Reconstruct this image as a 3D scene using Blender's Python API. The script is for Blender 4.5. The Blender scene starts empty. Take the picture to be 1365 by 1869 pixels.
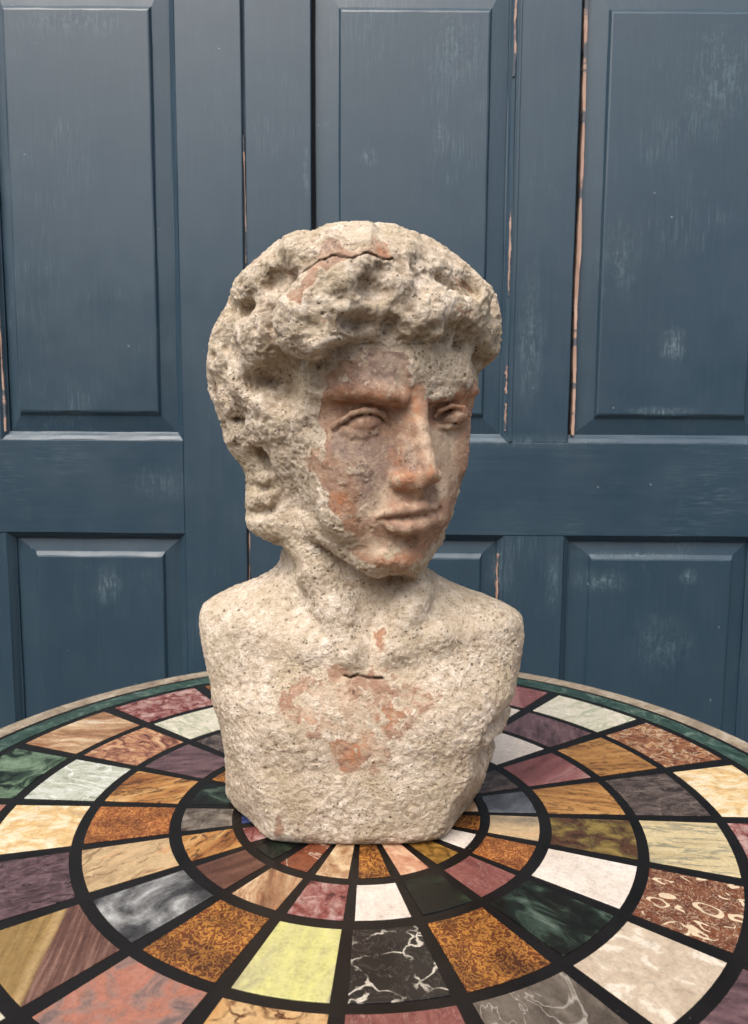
import bpy, bmesh, math, random
import numpy as np
from mathutils import Vector, Matrix

random.seed(7)
rng = np.random.default_rng(5)
scene = bpy.context.scene
COL = scene.collection

# ------------------------------------------------------------------ camera
# origin: centre of the round table top (z = 0 is its polished surface), metres
FOC = 1437.73                     # focal length in photograph pixels (1365 x 1869)
PITCH, ROLL = math.radians(6.6615), math.radians(0.3534)
CAM = np.array([0.009137, -0.617619, 0.32])
cr, sr, cp, sp = math.cos(ROLL), math.sin(ROLL), math.cos(PITCH), math.sin(PITCH)
RT = np.array([cr, sr*sp, sr*cp]); UP = np.array([-sr, cr*sp, cr*cp]); FW = np.array([0, cp, -sp])
cam = bpy.data.cameras.new('camera'); cam_o = bpy.data.objects.new('camera', cam); COL.objects.link(cam_o)
cam.sensor_fit = 'VERTICAL'; cam.sensor_height = 36.0; cam.lens = 36.0*FOC/1869.0
cam.clip_start = 0.02; cam.clip_end = 200
cam.dof.use_dof = True; cam.dof.focus_distance = 0.62; cam.dof.aperture_fstop = 16
cam_o.matrix_world = Matrix(((RT[0], UP[0], -FW[0], CAM[0]), (RT[1], UP[1], -FW[1], CAM[1]), (RT[2], UP[2], -FW[2], CAM[2]), (0, 0, 0, 1)))
scene.camera = cam_o

# ------------------------------------------------------------------ light
world = bpy.data.worlds.new('World'); scene.world = world; world.use_nodes = True
wn = world.node_tree; wn.nodes.clear()
SUN_EL, SUN_AZ = math.radians(56), math.radians(204)      # azimuth clockwise from +Y
sky = wn.nodes.new('ShaderNodeTexSky'); sky.sky_type = 'NISHITA'; sky.sun_disc = False
sky.sun_elevation = SUN_EL; sky.sun_rotation = SUN_AZ; sky.dust_density = 6.0; sky.air_density = 1.0; sky.ozone_density = 1.0
hs = wn.nodes.new('ShaderNodeHueSaturation'); hs.inputs['Saturation'].default_value = 0.58
bg = wn.nodes.new('ShaderNodeBackground'); bg.inputs['Strength'].default_value = 0.12
wo = wn.nodes.new('ShaderNodeOutputWorld')
wn.links.new(sky.outputs[0], hs.inputs['Color']); wn.links.new(hs.outputs[0], bg.inputs[0]); wn.links.new(bg.outputs[0], wo.inputs[0])
sl = bpy.data.lights.new('sun', 'SUN'); sl.energy = 1.25; sl.angle = math.radians(45); sl.color = (1.0, 0.94, 0.87)
so = bpy.data.objects.new('sun', sl); COL.objects.link(so)
sdir = Vector((math.sin(SUN_AZ)*math.cos(SUN_EL), math.cos(SUN_AZ)*math.cos(SUN_EL), math.sin(SUN_EL)))
so.rotation_euler = sdir.to_track_quat('Z', 'Y').to_euler()
scene.view_settings.view_transform = 'Standard'; scene.view_settings.look = 'None'
scene.view_settings.gamma = 1.0; scene.view_settings.exposure = 0.88
scene.view_settings.use_curve_mapping = False

# ------------------------------------------------------------------ helpers
def tag(o, label=None, cat=None, group=None, kind=None):
    if label: o['label'] = label
    if cat: o['category'] = cat
    if group: o['group'] = group
    if kind: o['kind'] = kind
    return o
def empty(name, loc=(0, 0, 0)):
    o = bpy.data.objects.new(name, None); COL.objects.link(o); o.location = loc; o.empty_display_size = .05
    return o
def mesh_obj(name, verts, faces, mat=None, parent=None, smooth=False):
    me = bpy.data.meshes.new(name); me.from_pydata([tuple(v) for v in verts], [], [tuple(f) for f in faces]); me.update()
    if mat: me.materials.append(mat)
    if smooth: me.polygons.foreach_set('use_smooth', [True]*len(me.polygons))
    o = bpy.data.objects.new(name, me); COL.objects.link(o)
    if parent is not None: o.parent = parent
    return o
def fixn(o):
    bm = bmesh.new(); bm.from_mesh(o.data); bmesh.ops.recalc_face_normals(bm, faces=bm.faces); bm.to_mesh(o.data); bm.free(); return o

class NT:                                   # terse node building
    def __init__(s, name):
        s.m = bpy.data.materials.new(name); s.m.use_nodes = True; s.t = s.m.node_tree; s.t.nodes.clear()
        s.out = s.t.nodes.new('ShaderNodeOutputMaterial'); s.b = s.t.nodes.new('ShaderNodeBsdfPrincipled')
        s.t.links.new(s.b.outputs[0], s.out.inputs[0])
    def n(s, typ, **kw):
        nd = s.t.nodes.new('ShaderNode'+typ)
        for k, v in kw.items():
            if k[:2] == 'i_':
                key = k[2:]; key = int(key) if key.isdigit() else key.replace('_', ' ')
                if hasattr(v, 'is_linked') or isinstance(v, bpy.types.NodeSocket): s.t.links.new(v, nd.inputs[key])
                else: nd.inputs[key].default_value = v
            else: setattr(nd, k, v)
        return nd
    def math(s, op, a, b=0.0, c=None, clamp=False):
        nd = s.t.nodes.new('ShaderNodeMath'); nd.operation = op; nd.use_clamp = clamp
        for i, v in enumerate((a, b) if c is None else (a, b, c)):
            if isinstance(v, bpy.types.NodeSocket): s.t.links.new(v, nd.inputs[i])
            else: nd.inputs[i].default_value = v
        return nd.outputs[0]
    def mix(s, f, a, b, mode='MIX'):
        nd = s.t.nodes.new('ShaderNodeMix'); nd.data_type = 'RGBA'; nd.blend_type = mode
        for i, v in ((0, f), (6, a), (7, b)):
            if isinstance(v, bpy.types.NodeSocket): s.t.links.new(v, nd.inputs[i])
            else: nd.inputs[i].default_value = (v if i == 0 else (tuple(v)+(1,) if len(v) == 3 else v))
        return nd.outputs[2]
    def ramp(s, f, stops, interp='LINEAR'):
        nd = s.t.nodes.new('ShaderNodeValToRGB'); e = nd.color_ramp.elements; nd.color_ramp.interpolation = interp
        while len(e) < len(stops): e.new(0.5)
        for el, (p, c) in zip(e, stops):
            el.position = p; el.color = (c, c, c, 1) if isinstance(c, (int, float)) else tuple(c)+(1,)
        s.t.links.new(f, nd.inputs[0]); return nd.outputs[0]
    def noise(s, vec, scale, detail=4, rough=.55, dist=0.0, out=0):
        nd = s.n('TexNoise'); nd.inputs['Scale'].default_value = scale; nd.inputs['Detail'].default_value = detail
        nd.inputs['Roughness'].default_value = rough; nd.inputs['Distortion'].default_value = dist
        s.t.links.new(vec, nd.inputs['Vector']); return nd.outputs[out]
    def mapping(s, vec, scale=(1, 1, 1), loc=(0, 0, 0), rot=(0, 0, 0)):
        nd = s.n('Mapping'); nd.inputs['Scale'].default_value = scale; nd.inputs['Rotation'].default_value = rot
        s.t.links.new(vec, nd.inputs['Vector'])
        if isinstance(loc, bpy.types.NodeSocket): s.t.links.new(loc, nd.inputs['Location'])
        else: nd.inputs['Location'].default_value = loc
        return nd.outputs[0]
    def bump(s, h, strength=.3, dist=.001, normal=None):
        nd = s.n('Bump'); nd.inputs['Strength'].default_value = strength; nd.inputs['Distance'].default_value = dist
        s.t.links.new(h, nd.inputs['Height'])
        if normal is not None: s.t.links.new(normal, nd.inputs['Normal'])
        return nd.outputs[0]
    def set(s, **kw):
        for k, v in kw.items():
            k = k.replace('_', ' ')
            if isinstance(v, bpy.types.NodeSocket): s.t.links.new(v, s.b.inputs[k])
            else: s.b.inputs[k].default_value = (tuple(v)+(1,) if isinstance(v, tuple) and len(v) == 3 and k != 'Normal' else v)
        return s.m

def srgb(r, g, b):
    f = lambda c: (c/255/12.92) if c/255 <= .04045 else ((c/255+.055)/1.055)**2.4
    return (f(r), f(g), f(b))

# ------------------------------------------------------------------ the painted doors
SCUFFS = [(.443, .433, .020, .028, .9), (-.001, .690, .012, .014, .8), (.49, .80, .06, .075, .45), (.36, .55, .03, .06, .4), (-.393, .070, .020, .030, .75), (.355, .080, .045, .018, .7), (.485, .088, .014, .012, .8),
          (.43, .335, .05, .008, .8), (.45, -.02, .05, .05, .4), (-.09, .67, .006, .03, .7), (.235, .44, .02, .10, .5), (.20, .10, .02, .04, .6), (.28, .08, .012, .05, .5), (-.41, .87, .09, .02, .45), (.12, .84, .05, .06, .35), (.1, .72, .012, .03, .5), (.40, .12, .09, .006, .6), (-.31, .225, .05, .03, .3), (.24, .29, .12, .010, .4)]
def paint_mat(name, vertical=True):
    t = NT(name); co = t.n('TexCoord').outputs['Object']
    g = (1, 1, .06) if vertical else (.06, 1, 1)
    v = t.ramp(t.noise(co, 4, 5, .6), [(.3, (.0150, .039, .062)), (.55, (.0185, .045, .070)), (.8, (.024, .053, .079))])
    st = t.noise(t.mapping(co, g), 190, 4, .65)
    v = t.mix(t.math('MULTIPLY', t.ramp(st, [(.45, 0.0), (.75, 1.0)]), .10), v, (.075, .115, .145))
    s1 = t.ramp(t.noise(t.mapping(co, g, (3, 1, 2)), 420, 4, .65), [(.50, 0.0), (.66, 1.0)])
    grp = t.ramp(t.noise(co, 6.5, 5, .65), [(.54, 0.0), (.70, .55)])
    v = t.mix(t.math('MULTIPLY', t.math('MULTIPLY', grp, s1), .55), v, (.17, .25, .28))
    # rubbed and scuffed spots where they are on these doors
    sx = t.n('SeparateXYZ', i_0=co); wob_ = t.noise(co, 60, 4, .7); fine = t.ramp(t.math('ADD', t.math('MULTIPLY', t.noise(t.mapping(co, (1, 1, .12)), 330, 6, .8), .6), t.math('MULTIPLY', t.noise(co, 120, 5, .75), .4)), [(.49, 0.), (.57, 1.)])
    tot = 0.0
    for (x, z, rx, rz, a) in SCUFFS:
        dx = t.math('MULTIPLY', t.math('SUBTRACT', sx.outputs[0], x), 1/rx); dz = t.math('MULTIPLY', t.math('SUBTRACT', sx.outputs[2], z), 1/rz)
        d = t.math('ADD', t.math('SQRT', t.math('ADD', t.math('MULTIPLY', dx, dx), t.math('MULTIPLY', dz, dz))), t.math('MULTIPLY', wob_, 1.6))
        m = t.n('MapRange', i_0=d, i_1=.9, i_2=2.0, i_3=a, i_4=0.0).outputs[0]
        tot = m if isinstance(tot, float) else t.math('MAXIMUM', tot, m)
    v = t.mix(t.math('MULTIPLY', t.math('MULTIPLY', tot, fine), .7), v, (.17, .25, .28))
    vo = t.n('TexVoronoi', i_Vector=co, i_Scale=38.0)
    k = t.math('MULTIPLY', t.ramp(vo.outputs['Distance'], [(.03, 1.0), (.07, 0.0)]), t.ramp(t.noise(co, 60, 2), [(.55, 0.0), (.6, 1.0)]))
    v = t.mix(t.math('MULTIPLY', k, .6), v, (.30, .36, .38))
    v = t.mix(t.ramp(t.noise(co, 30, 6, .7), [(.60, 0.), (.75, .35)]), v, (.018, .032, .045))
    b = t.bump(t.math('ADD', st, t.math('MULTIPLY', t.noise(co, 22, 3), 2.0)), .13, .0009)
    r = t.math('ADD', t.ramp(t.noise(co, 11, 5, .6), [(.3, .36), (.7, .50)]), t.math('MULTIPLY', tot, .2))
    return t.set(Base_Color=v, Roughness=r, Normal=b, Specular_IOR_Level=.70)
PV = paint_mat('blue_paint_upright'); PH = paint_mat('blue_paint_level', False)
def wood_mat(name, c0, c1):
    t = NT(name); co = t.n('TexCoord').outputs['Object']
    v = t.ramp(t.noise(t.mapping(co, (1, 1, .12)), 160, 4, .65), [(.3, c0), (.7, c1)])
    v = t.mix(t.math('MULTIPLY', t.ramp(t.noise(t.mapping(co, (.3, .3, 1), (0, 0, 4)), 26, 4, .6), [(.52, 0.0), (.56, 1.0)]), .9), v, (.05, .075, .10))
    return t.set(Base_Color=v, Roughness=.8)
BARE = wood_mat('bare_wood', (.26, .15, .11), (.50, .34, .27))
DARK = NT('gap_dark').set(Base_Color=(.018, .018, .022), Roughness=.9)  # near-black board behind the frames, seen through the gaps
YD = 0.55                                        # face of the door frames

def wob(n, amp, seed):
    r = np.random.default_rng(seed); x = np.linspace(0, 1, n)
    return sum(r.normal()*amp/(k+1)*np.sin(2*np.pi*(x*(k+1)*1.7+r.random())) for k in range(5))
def slab(name, x0, x1, z0, z1, y0, y1, mat, parent, bev=.0012, label=None):
    """board with softened arrises and slightly uneven long edges"""
    long_z = (z1-z0) > (x1-x0); n = 28
    seed = int(abs(x0*977+z0*331+x1*71)*100) % 99991
    V = []; F = []
    a0, a1 = (z0, z1) if long_z else (x0, x1)
    w0, w1 = wob(n, .00022, seed), wob(n, .00022, seed+1)
    c0, c1 = (x0, x1) if long_z else (z0, z1)
    for i, a in enumerate(np.linspace(a0, a1, n)):
        prof = [(c0+w0[i], y1), (c0+w0[i], y0+bev), (c0+w0[i]+bev, y0), (c1+w1[i]-bev, y0), (c1+w1[i], y0+bev), (c1+w1[i], y1)]
        for c, y in prof: V.append((c, y, a) if long_z else (a, y, c))
    m = 6
    for i in range(n-1):
        for j in range(m): F.append((i*m+j, i*m+(j+1) % m, (i+1)*m+(j+1) % m, (i+1)*m+j))
    F.append(tuple(range(m))); F.append(tuple((n-1)*m+j for j in range(m)))
    o = fixn(mesh_obj(name, V, F, mat, parent))
    if label: o['label'] = label
    return o
def ringed(name, rings, mat, parent, cap=True, seed=0):
    """rings = [(x0,x1,z0,z1,y), ...] concentric rectangles from outside in"""
    n = 20; V = []; F = []
    for r, (x0, x1, z0, z1, y) in enumerate(rings):
        wa = [wob(n, .00025, seed+r*11+k) for k in range(4)]
        for i in range(n): t = i/n; V.append((x0+(x1-x0)*t, y, z0+wa[0][i]*(i > 0)))
        for i in range(n): t = i/n; V.append((x1+wa[1][i]*(i > 0), y, z0+(z1-z0)*t))
        for i in range(n): t = i/n; V.append((x1-(x1-x0)*t, y, z1+wa[2][i]*(i > 0)))
        for i in range(n): t = i/n; V.append((x0+wa[3][i]*(i > 0), y, z1-(z1-z0)*t))
    m = 4*n
    for r in range(len(rings)-1):
        for i in range(m): F.append((r*m+i, r*m+(i+1) % m, (r+1)*m+(i+1) % m, (r+1)*m+i))
    if cap: F.append(tuple((len(rings)-1)*m+i for i in range(m)))
    return fixn(mesh_obj(name, V, F, mat, parent))
def raised_panel(px0, px1, pz0, pz1, fl, fr, fb, ft, parent, seed):
    """fielded panel: outer rectangle and the rectangle of its raised field"""
    s = .0038; d = YD
    return ringed('panel', [(px0, px1, pz0, pz1, d+.016), (px0+.0005, px1-.0005, pz0+.0005, pz1-.0005, d+.0125),
        (fl-s, fr+s, fb-s-.003, ft+s+.003, d+.0085), (fl-.0008, fr+.0008, fb-.001, ft+.001, d+.0035), (fl+.0012, fr-.0012, fb+.0012, ft-.0012, d+.0028)], PV, parent, seed=seed)
def moulding(x0, x1, z0, z1, w, parent, seed):
    wl, wr, wb, wt = w
    d = YD
    def R(f, y): return (x0+wl*f, x1-wr*f, z0+wb*f, z1-wt*f, y)
    return ringed('moulding', [R(0, d+.0005), R(.12, d+.0016), R(.5, d+.0048), R(.86, d+.0088), R(1.0, d+.0095), R(1.001, d+.018)], PV, parent, cap=False, seed=seed)

ZB, ZT = -.70, 1.08                              # bottom and top of the leaves
RB, RT_ = (.149, .2885)                          # middle rail
def leaf(name, label, uprights, bays):
    t = empty(name, (0, YD, ZB)); tag(t, label, 'door', 'pair of blue panelled doors')
    kids = []
    for (x0, x1, full) in uprights:
        if full: kids.append(slab('stile', x0, x1, ZB, ZT, YD, YD+.038, PV, None))
        else:
            for za, zb in ((ZB+.20, RB), (RB+RB*0+RT_-RB, .955)):
                kids.append(slab('muntin', x0, x1, za+.0002, zb-.0002, YD+.0003, YD+.038, PV, None))
    X0 = uprights[0][1]; X1 = uprights[-1][0]
    for za, zb in ((RB, RT_), (.955, ZT), (ZB, ZB+.20)):
        kids.append(slab('rail', X0+.0002, X1-.0002, za, zb, YD-.0002, YD+.038, PH, None))
    kids.append(slab('back_board', X0-.03, X1+.03, ZB+.01, ZT-.01, YD+.020, YD+.034, DARK, None, .0001))
    for i, (x0, x1, px0, fl, fr, wl) in enumerate(bays):
        kids.append(moulding(x0, x1, RT_, .955, (wl, .0095, .0115, .010), None, 31*i+int(abs(x0)*999)))
        kids.append(raised_panel(px0, x1-.009, RT_+.0105, .946, fl, fr, .3305, .8860, None, 5+i+int(abs(x0)*99)))
        kids.append(moulding(x0, x1, ZB+.20, RB, (.0095, .0095, .010, .0085), None, 77*i+int(abs(x0)*555)))
        kids.append(raised_panel(x0+.009, x1-.009, ZB+.21, RB-.008, x0+.043, x1-.036, ZB+.25, .1135, None, 9+i+int(abs(x0)*77)))
    for k in kids:
        k.parent = t; k.matrix_parent_inverse = Matrix.Translation((0, -YD, -ZB))
    return t
left = leaf('panelled_door', 'left leaf of the blue painted panelled doors, behind the table',
     [(-1.004, -.9067, True), (-.632, -.5405, False), (-.2739, -.1810, True)],
     [(-.9067, -.632, -.8975, -.870, -.660, .0095), (-.5405, -.2739, -.5318, -.5122, -.3103, .008)])
right = leaf('panelled_door', 'right leaf of the blue painted panelled doors, with bare wood showing beside its far right panel',
     [(-.1763, -.0830, True), (.2045, .2946, False), (.5835, .6763, True)],
     [(-.0830, .2045, -.0778, -.0405, .1662, .0005), (.2946, .5835, .3022, .3374, .5536, .0005)])
def strip(name, x0, x1, z0, z1, y0, mat, parent, seed, label=None):
    """thin uneven lath of bare wood with broken edges"""
    n = 70; a = wob(n, .0006, seed); b = wob(n, .0006, seed+3); r = np.random.default_rng(seed)
    a = a+r.normal(size=n)*.0002; b = b+r.normal(size=n)*.0002
    V = []; F = []
    for i, z in enumerate(np.linspace(z0, z1, n)):
        V += [(x0+a[i], y0+.012, z), (x0+a[i], y0, z), (x1+b[i], y0, z), (x1+b[i], y0+.012, z)]
    for i in range(n-1):
        for j in range(4): F.append((i*4+j, i*4+(j+1) % 4, i*4+4+(j+1) % 4, i*4+4+j))
    F += [(0, 1, 2, 3), tuple((n-1)*4+j for j in range(4))]
    o = fixn(mesh_obj(name, V, F, mat, None)); o.parent = parent
    o.matrix_parent_inverse = Matrix.Translation((0, -YD, -ZB))
    if label: o['label'] = label
    return o
strip('bare_wood_edge', .2998, .3040, .2995, .9535, YD+.0035, BARE, right, 3, 'long strip of bare pinkish wood beside the panel')
strip('bare_wood_edge', .2012, .2030, .36, .40, YD+.001, BARE, right, 8)
strip('bare_wood_edge', .2008, .2030, .305, .345, YD+.001, BARE, right, 9)
strip('bare_wood_edge', .2010, .2030, .80, .93, YD+.001, BARE, right, 10)
strip('bare_wood_edge', .2010, .2030, .50, .62, YD+.001, BARE, right, 11)
strip('bare_wood_edge', .1950, .1972, .03, .12, YD+.004, BARE, right, 12)
strip('bare_wood_edge', -.1796, -.1778, -.05, .72, YD+.004, BARE, left, 13, 'bare wood showing in the gap between the leaves')
strip('bare_wood_edge', -.5395, -.5362, .30, .80, YD+.003, BARE, left, 14)
for (x0, x1) in ((.2068, .2118),):
    o = slab('bead', x0, x1, RT_+.001, .954, YD-.0016, YD+.004, PV, None, .0010)
    o.parent = right; o.matrix_parent_inverse = Matrix.Translation((0, -YD, -ZB))

# rendered wall round the doors, and the paving the table stands on
t = NT('wall_render'); co = t.n('TexCoord').outputs['Object']
WALL = t.set(Base_Color=t.ramp(t.noise(co, 6, 6), [(.3, (.22, .20, .18)), (.7, (.30, .28, .25))]), Roughness=.9, Normal=t.bump(t.noise(co, 90, 5), .5, .003))
def boxm(name, x0, x1, y0, y1, z0, z1, mat, parent=None):
    V = [(x, y, z) for x in (x0, x1) for y in (y0, y1) for z in (z0, z1)]
    F = [(0, 1, 3, 2), (4, 6, 7, 5), (0, 4, 5, 1), (2, 3, 7, 6), (0, 2, 6, 4), (1, 5, 7, 3)]
    return fixn(mesh_obj(name, V, F, mat, parent))
tag(boxm('wall', -4, -1.006, YD-.03, YD+.3, -.72, 2.2, WALL), 'plain rendered wall to the left of the blue doors', 'wall', kind='structure')
tag(boxm('wall', .6785, 4, YD-.03, YD+.3, -.72, 2.2, WALL), 'plain rendered wall to the right of the blue doors', 'wall', kind='structure')
tag(boxm('wall', -1.006, .6785, YD-.03, YD+.3, ZT+.003, 2.2, WALL), 'rendered wall above the blue doors', 'wall', kind='structure')
# brick wall added out of view: keeps low sky off doors, bounces warm fill
BRICK = NT('old_brick'); co = BRICK.n('TexCoord').outputs['Object']
bk = BRICK.n('TexBrick', i_Vector=BRICK.mapping(co, (1, 1, 1), (0, 0, 0), (math.pi/2, 0, 0)), i_Scale=1.0); bk.inputs['Brick Width'].default_value = .22; bk.inputs['Row Height'].default_value = .075
bk.inputs['Mortar Size'].default_value = .006; bk.inputs['Color1'].default_value = (.24, .15, .11, 1); bk.inputs['Color2'].default_value = (.17, .11, .085, 1); bk.inputs['Mortar'].default_value = (.10, .095, .085, 1)
BRICK = BRICK.set(Base_Color=bk.outputs[0], Roughness=.9)
tag(boxm('wall', -5, 5, -2.9, -2.67, -.72, 1.25, BRICK), 'brick wall added out of view to keep low sky light off the blue doors', 'wall', kind='structure')
t = NT('paving'); co = t.n('TexCoord').outputs['Object']
br = t.n('TexBrick', i_Vector=co, i_Scale=1.0); br.inputs['Brick Width'].default_value = .6; br.inputs['Row Height'].default_value = .4
br.inputs['Mortar Size'].default_value = .008; br.inputs['Color1'].default_value = (.12, .115, .105, 1); br.inputs['Color2'].default_value = (.16, .15, .135, 1); br.inputs['Mortar'].default_value = (.10, .10, .09, 1)
GR = t.set(Specular_IOR_Level=.3, Base_Color=t.mix(t.noise(co, 9, 6), br.outputs[0], (.12, .12, .11)), Roughness=.85)
tag(mesh_obj('ground', [(-60, -60, -.72), (60, -60, -.72), (60, 60, -.72), (-60, 60, -.72)], [(0, 1, 2, 3)], GR), kind='structure')

# ------------------------------------------------------------------ stones for the table
def stone_base(name, scl=1.0, rot=0.0, stretch=1.0):
    t = NT(name); co = t.n('TexCoord').outputs['Object']; oi = t.n('ObjectInfo')
    rv = t.n('CombineXYZ', i_0=t.math('MULTIPLY', oi.outputs['Random'], 37.0), i_1=t.math('MULTIPLY', oi.outputs['Random'], 91.0), i_2=t.math('MULTIPLY', oi.outputs['Random'], 5.0)).outputs[0]
    v = t.mapping(co, (scl, scl*stretch, scl), rv, (0, 0, rot))
    return t, v
def finish(t, v, rough=.26):
    rough = rough-.06
    sc = t.ramp(t.noise(t.n('TexCoord').outputs['Object'], 55, 4), [(.3, rough-.05), (.75, rough+.12)])
    co = t.n('TexCoord').outputs['Object']; oi = t.n('ObjectInfo')
    co = t.mapping(co, (1, 1, 1), t.n('CombineXYZ', i_0=t.math('MULTIPLY', oi.outputs['Random'], 13.0)).outputs[0])
    g = t.math('ADD', t.math('MULTIPLY', t.ramp(t.noise(co, 420, 4, .7), [(.3, 0.), (.7, 1.)]), .5), t.math('MULTIPLY', t.ramp(t.noise(co, 120, 5, .7), [(.32, 0.), (.68, 1.)]), .5))
    v = t.mix(1.0, v, t.ramp(g, [(.15, .74), (.5, 1.0), (.85, 1.14)]), 'MULTIPLY')
    pit = t.n('TexVoronoi', i_Vector=co, i_Scale=210.0)
    v = t.mix(t.math('MULTIPLY', t.ramp(pit.outputs['Distance'], [(.05, .55), (.12, 0.)]), t.ramp(t.noise(co, 80, 2), [(.56, 0.), (.62, 1.)])), v, (.03, .025, .02))
    hv = t.n('HueSaturation', i_4=v); hv.inputs['Value'].default_value = .80; hv.inputs['Saturation'].default_value = .96
    return t.set(Base_Color=hv.outputs[0], Roughness=sc, Specular_IOR_Level=.42)
def cloudy(name, cols, scale=45, dist=.6, det=6, rot=0., stretch=1., rough=.26, veins=None, pos=None):
    t, v = stone_base(name, 1, rot, stretch)
    n = t.noise(v, scale, det, .6, dist)
    k = len(cols); c = t.ramp(n, [((pos[i] if pos else .32+.36*i/(k-1)), cols[i]) for i in range(k)])
    c = t.mix(t.math('MULTIPLY', t.ramp(t.noise(v, scale*7, 3), [(.4, 0.), (.8, 1.)]), .25), c, cols[0])
    if veins:
        vc, vs, w, amt = veins
        a = t.math('ABSOLUTE', t.math('SUBTRACT', t.noise(v, vs, 4, .55, 1.2), .5))
        c = t.mix(t.math('MULTIPLY', t.ramp(a, [(0., 1.), (w, 0.)]), amt), c, vc)
    return finish(t, c, rough)
def veined(name, base, base2, vein, scale=40, width=.012, rough=.22):
    t, v = stone_base(name)
    vo = t.n('TexVoronoi', feature='DISTANCE_TO_EDGE'); 
    nz = t.n('TexNoise', i_Vector=v); nz.inputs['Scale'].default_value = 70; nz.inputs['Detail'].default_value = 5
    wv = t.n('Vectormath' if False else 'VectorMath', operation='MULTIPLY_ADD'); t.t.links.new(nz.outputs['Color'], wv.inputs[0]); wv.inputs[1].default_value = (.02, .02, .02); t.t.links.new(v, wv.inputs[2])
    t.t.links.new(wv.outputs[0], vo.inputs['Vector']); vo.inputs['Scale'].default_value = scale
    m = t.ramp(vo.outputs['Distance'], [(0, 1.), (width, .9), (width*3, 0.)])
    gate = t.ramp(t.noise(v, 45, 3), [(.42, 0.), (.56, 1.)])
    a = t.ramp(t.math('ABSOLUTE', t.math('SUBTRACT', t.noise(v, 60, 6, .7, .8), .5)), [(0, 1.), (.012, 0.)])
    c = t.mix(t.ramp(t.noise(v, 30, 5), [(.3, 0.), (.7, 1.)]), base, base2)
    c = t.mix(t.math('MULTIPLY', a, .10), c, vein)
    c = t.mix(t.math('MULTIPLY', m, gate), c, vein)
    return finish(t, c, rough)
def streaky(name, cols, scale=60, stretch=6, rot=.5, dist=.8, dark=None, rough=.28):
    t = NT(name); co = t.n('TexCoord').outputs['Object']; oi = t.n('ObjectInfo')
    rv = t.n('CombineXYZ', i_0=t.math('MULTIPLY', oi.outputs['Random'], 37.0), i_1=t.math('MULTIPLY', oi.outputs['Random'], 91.0)).outputs[0]
    w = t.n('TexNoise', i_Vector=co); w.inputs['Scale'].default_value = 22; w.inputs['Detail'].default_value = 2
    wv = t.n('VectorMath', operation='MULTIPLY_ADD'); t.t.links.new(w.outputs['Color'], wv.inputs[0]); wv.inputs[1].default_value = (.012*dist,)*3; t.t.links.new(co, wv.inputs[2])
    v = t.mapping(wv.outputs[0], (1, 1, 1), (0, 0, 0), (0, 0, rot)); v = t.mapping(v, (1, 1/stretch, 1), rv)
    n = t.noise(v, scale, 6, .62)
    k = len(cols); c = t.ramp(n, [(.3+.4*i/(k-1), cols[i]) for i in range(k)])
    if dark:
        a = t.math('ABSOLUTE', t.math('SUBTRACT', t.noise(v, scale*1.3, 5, .6, .4), .5))
        c = t.mix(t.math('MULTIPLY', t.ramp(a, [(0, 1.), (.012, .6), (.03, 0.)]), dark[1]), c, dark[0])
    return finish(t, c, rough)
def flecked(name, c0, c1, c2, scale=1.0):
    """orange stone full of small curled fibres"""
    t, v = stone_base(name)
    nz = t.n('TexNoise', i_Vector=v); nz.inputs['Scale'].default_value = 90*scale; nz.inputs['Detail'].default_value = 1.5
    wv = t.n('VectorMath', operation='MULTIPLY_ADD'); t.t.links.new(nz.outputs['Color'], wv.inputs[0]); wv.inputs[1].default_value = (.03/scale,)*3; t.t.links.new(v, wv.inputs[2])
    w = t.n('TexNoise'); t.t.links.new(wv.outputs[0], w.inputs['Vector']); w.inputs['Scale'].default_value = 230*scale; w.inputs['Detail'].default_value = 1.5
    r = t.math('ABSOLUTE', t.math('SUBTRACT', w.outputs[0], .5))
    m = t.ramp(r, [(0, 1.), (.035, .75), (.075, 0.)])
    gl = t.ramp(t.noise(v, 42, 4), [(.35, 0.), (.65, 1.)])
    lo = t.mix(gl, c0, c1); c = t.mix(t.math('MULTIPLY', m, t.math('ADD', .3, t.math('MULTIPLY', gl, .65))), lo, c2)
    return finish(t, c, .3)
def shelly(name, base, base2, shell):
    """brown limestone with pale curved shell sections"""
    t, v = stone_base(name)
    nz = t.n('TexNoise', i_Vector=v); nz.inputs['Scale'].default_value = 40; nz.inputs['Detail'].default_value = 2
    wv = t.n('VectorMath', operation='MULTIPLY_ADD'); t.t.links.new(nz.outputs['Color'], wv.inputs[0]); wv.inputs[1].default_value = (.02,)*3; t.t.links.new(v, wv.inputs[2])
    vo = t.n('TexVoronoi'); t.t.links.new(t.mapping(wv.outputs[0], (1, 1.9, 1), (0, 0, 0), (0, 0, .6)), vo.inputs['Vector']); vo.inputs['Scale'].default_value = 50
    r = t.math('ABSOLUTE', t.math('SUBTRACT', vo.outputs['Distance'], .40)); arc = t.ramp(r, [(.055, 1.), (.075, 0.)])
    sp_ = t.n('SeparateXYZ', i_0=vo.outputs['Color'])
    ang = t.ramp(t.noise(wv.outputs[0], 60, 1), [(.49, 0.), (.52, 1.)])
    m = t.math('MULTIPLY', t.math('MULTIPLY', arc, ang), t.math('GREATER_THAN', sp_.outputs[0], .25))
    fl = t.math('MULTIPLY', flake(t, v), .8)
    c = t.mix(t.ramp(t.noise(v, 130, 5, .65), [(.3, 0.), (.7, 1.)]), base, base2)
    c = t.mix(t.math('MAXIMUM', m, fl), c, shell)
    return finish(t, c, .3)
def flake(t, v):
    w = t.noise(v, 210, 2, .5, 1.5); return t.ramp(t.math('ABSOLUTE', t.math('SUBTRACT', w, .5)), [(0, 0.8), (.014, .5), (.03, 0.)])
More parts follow.
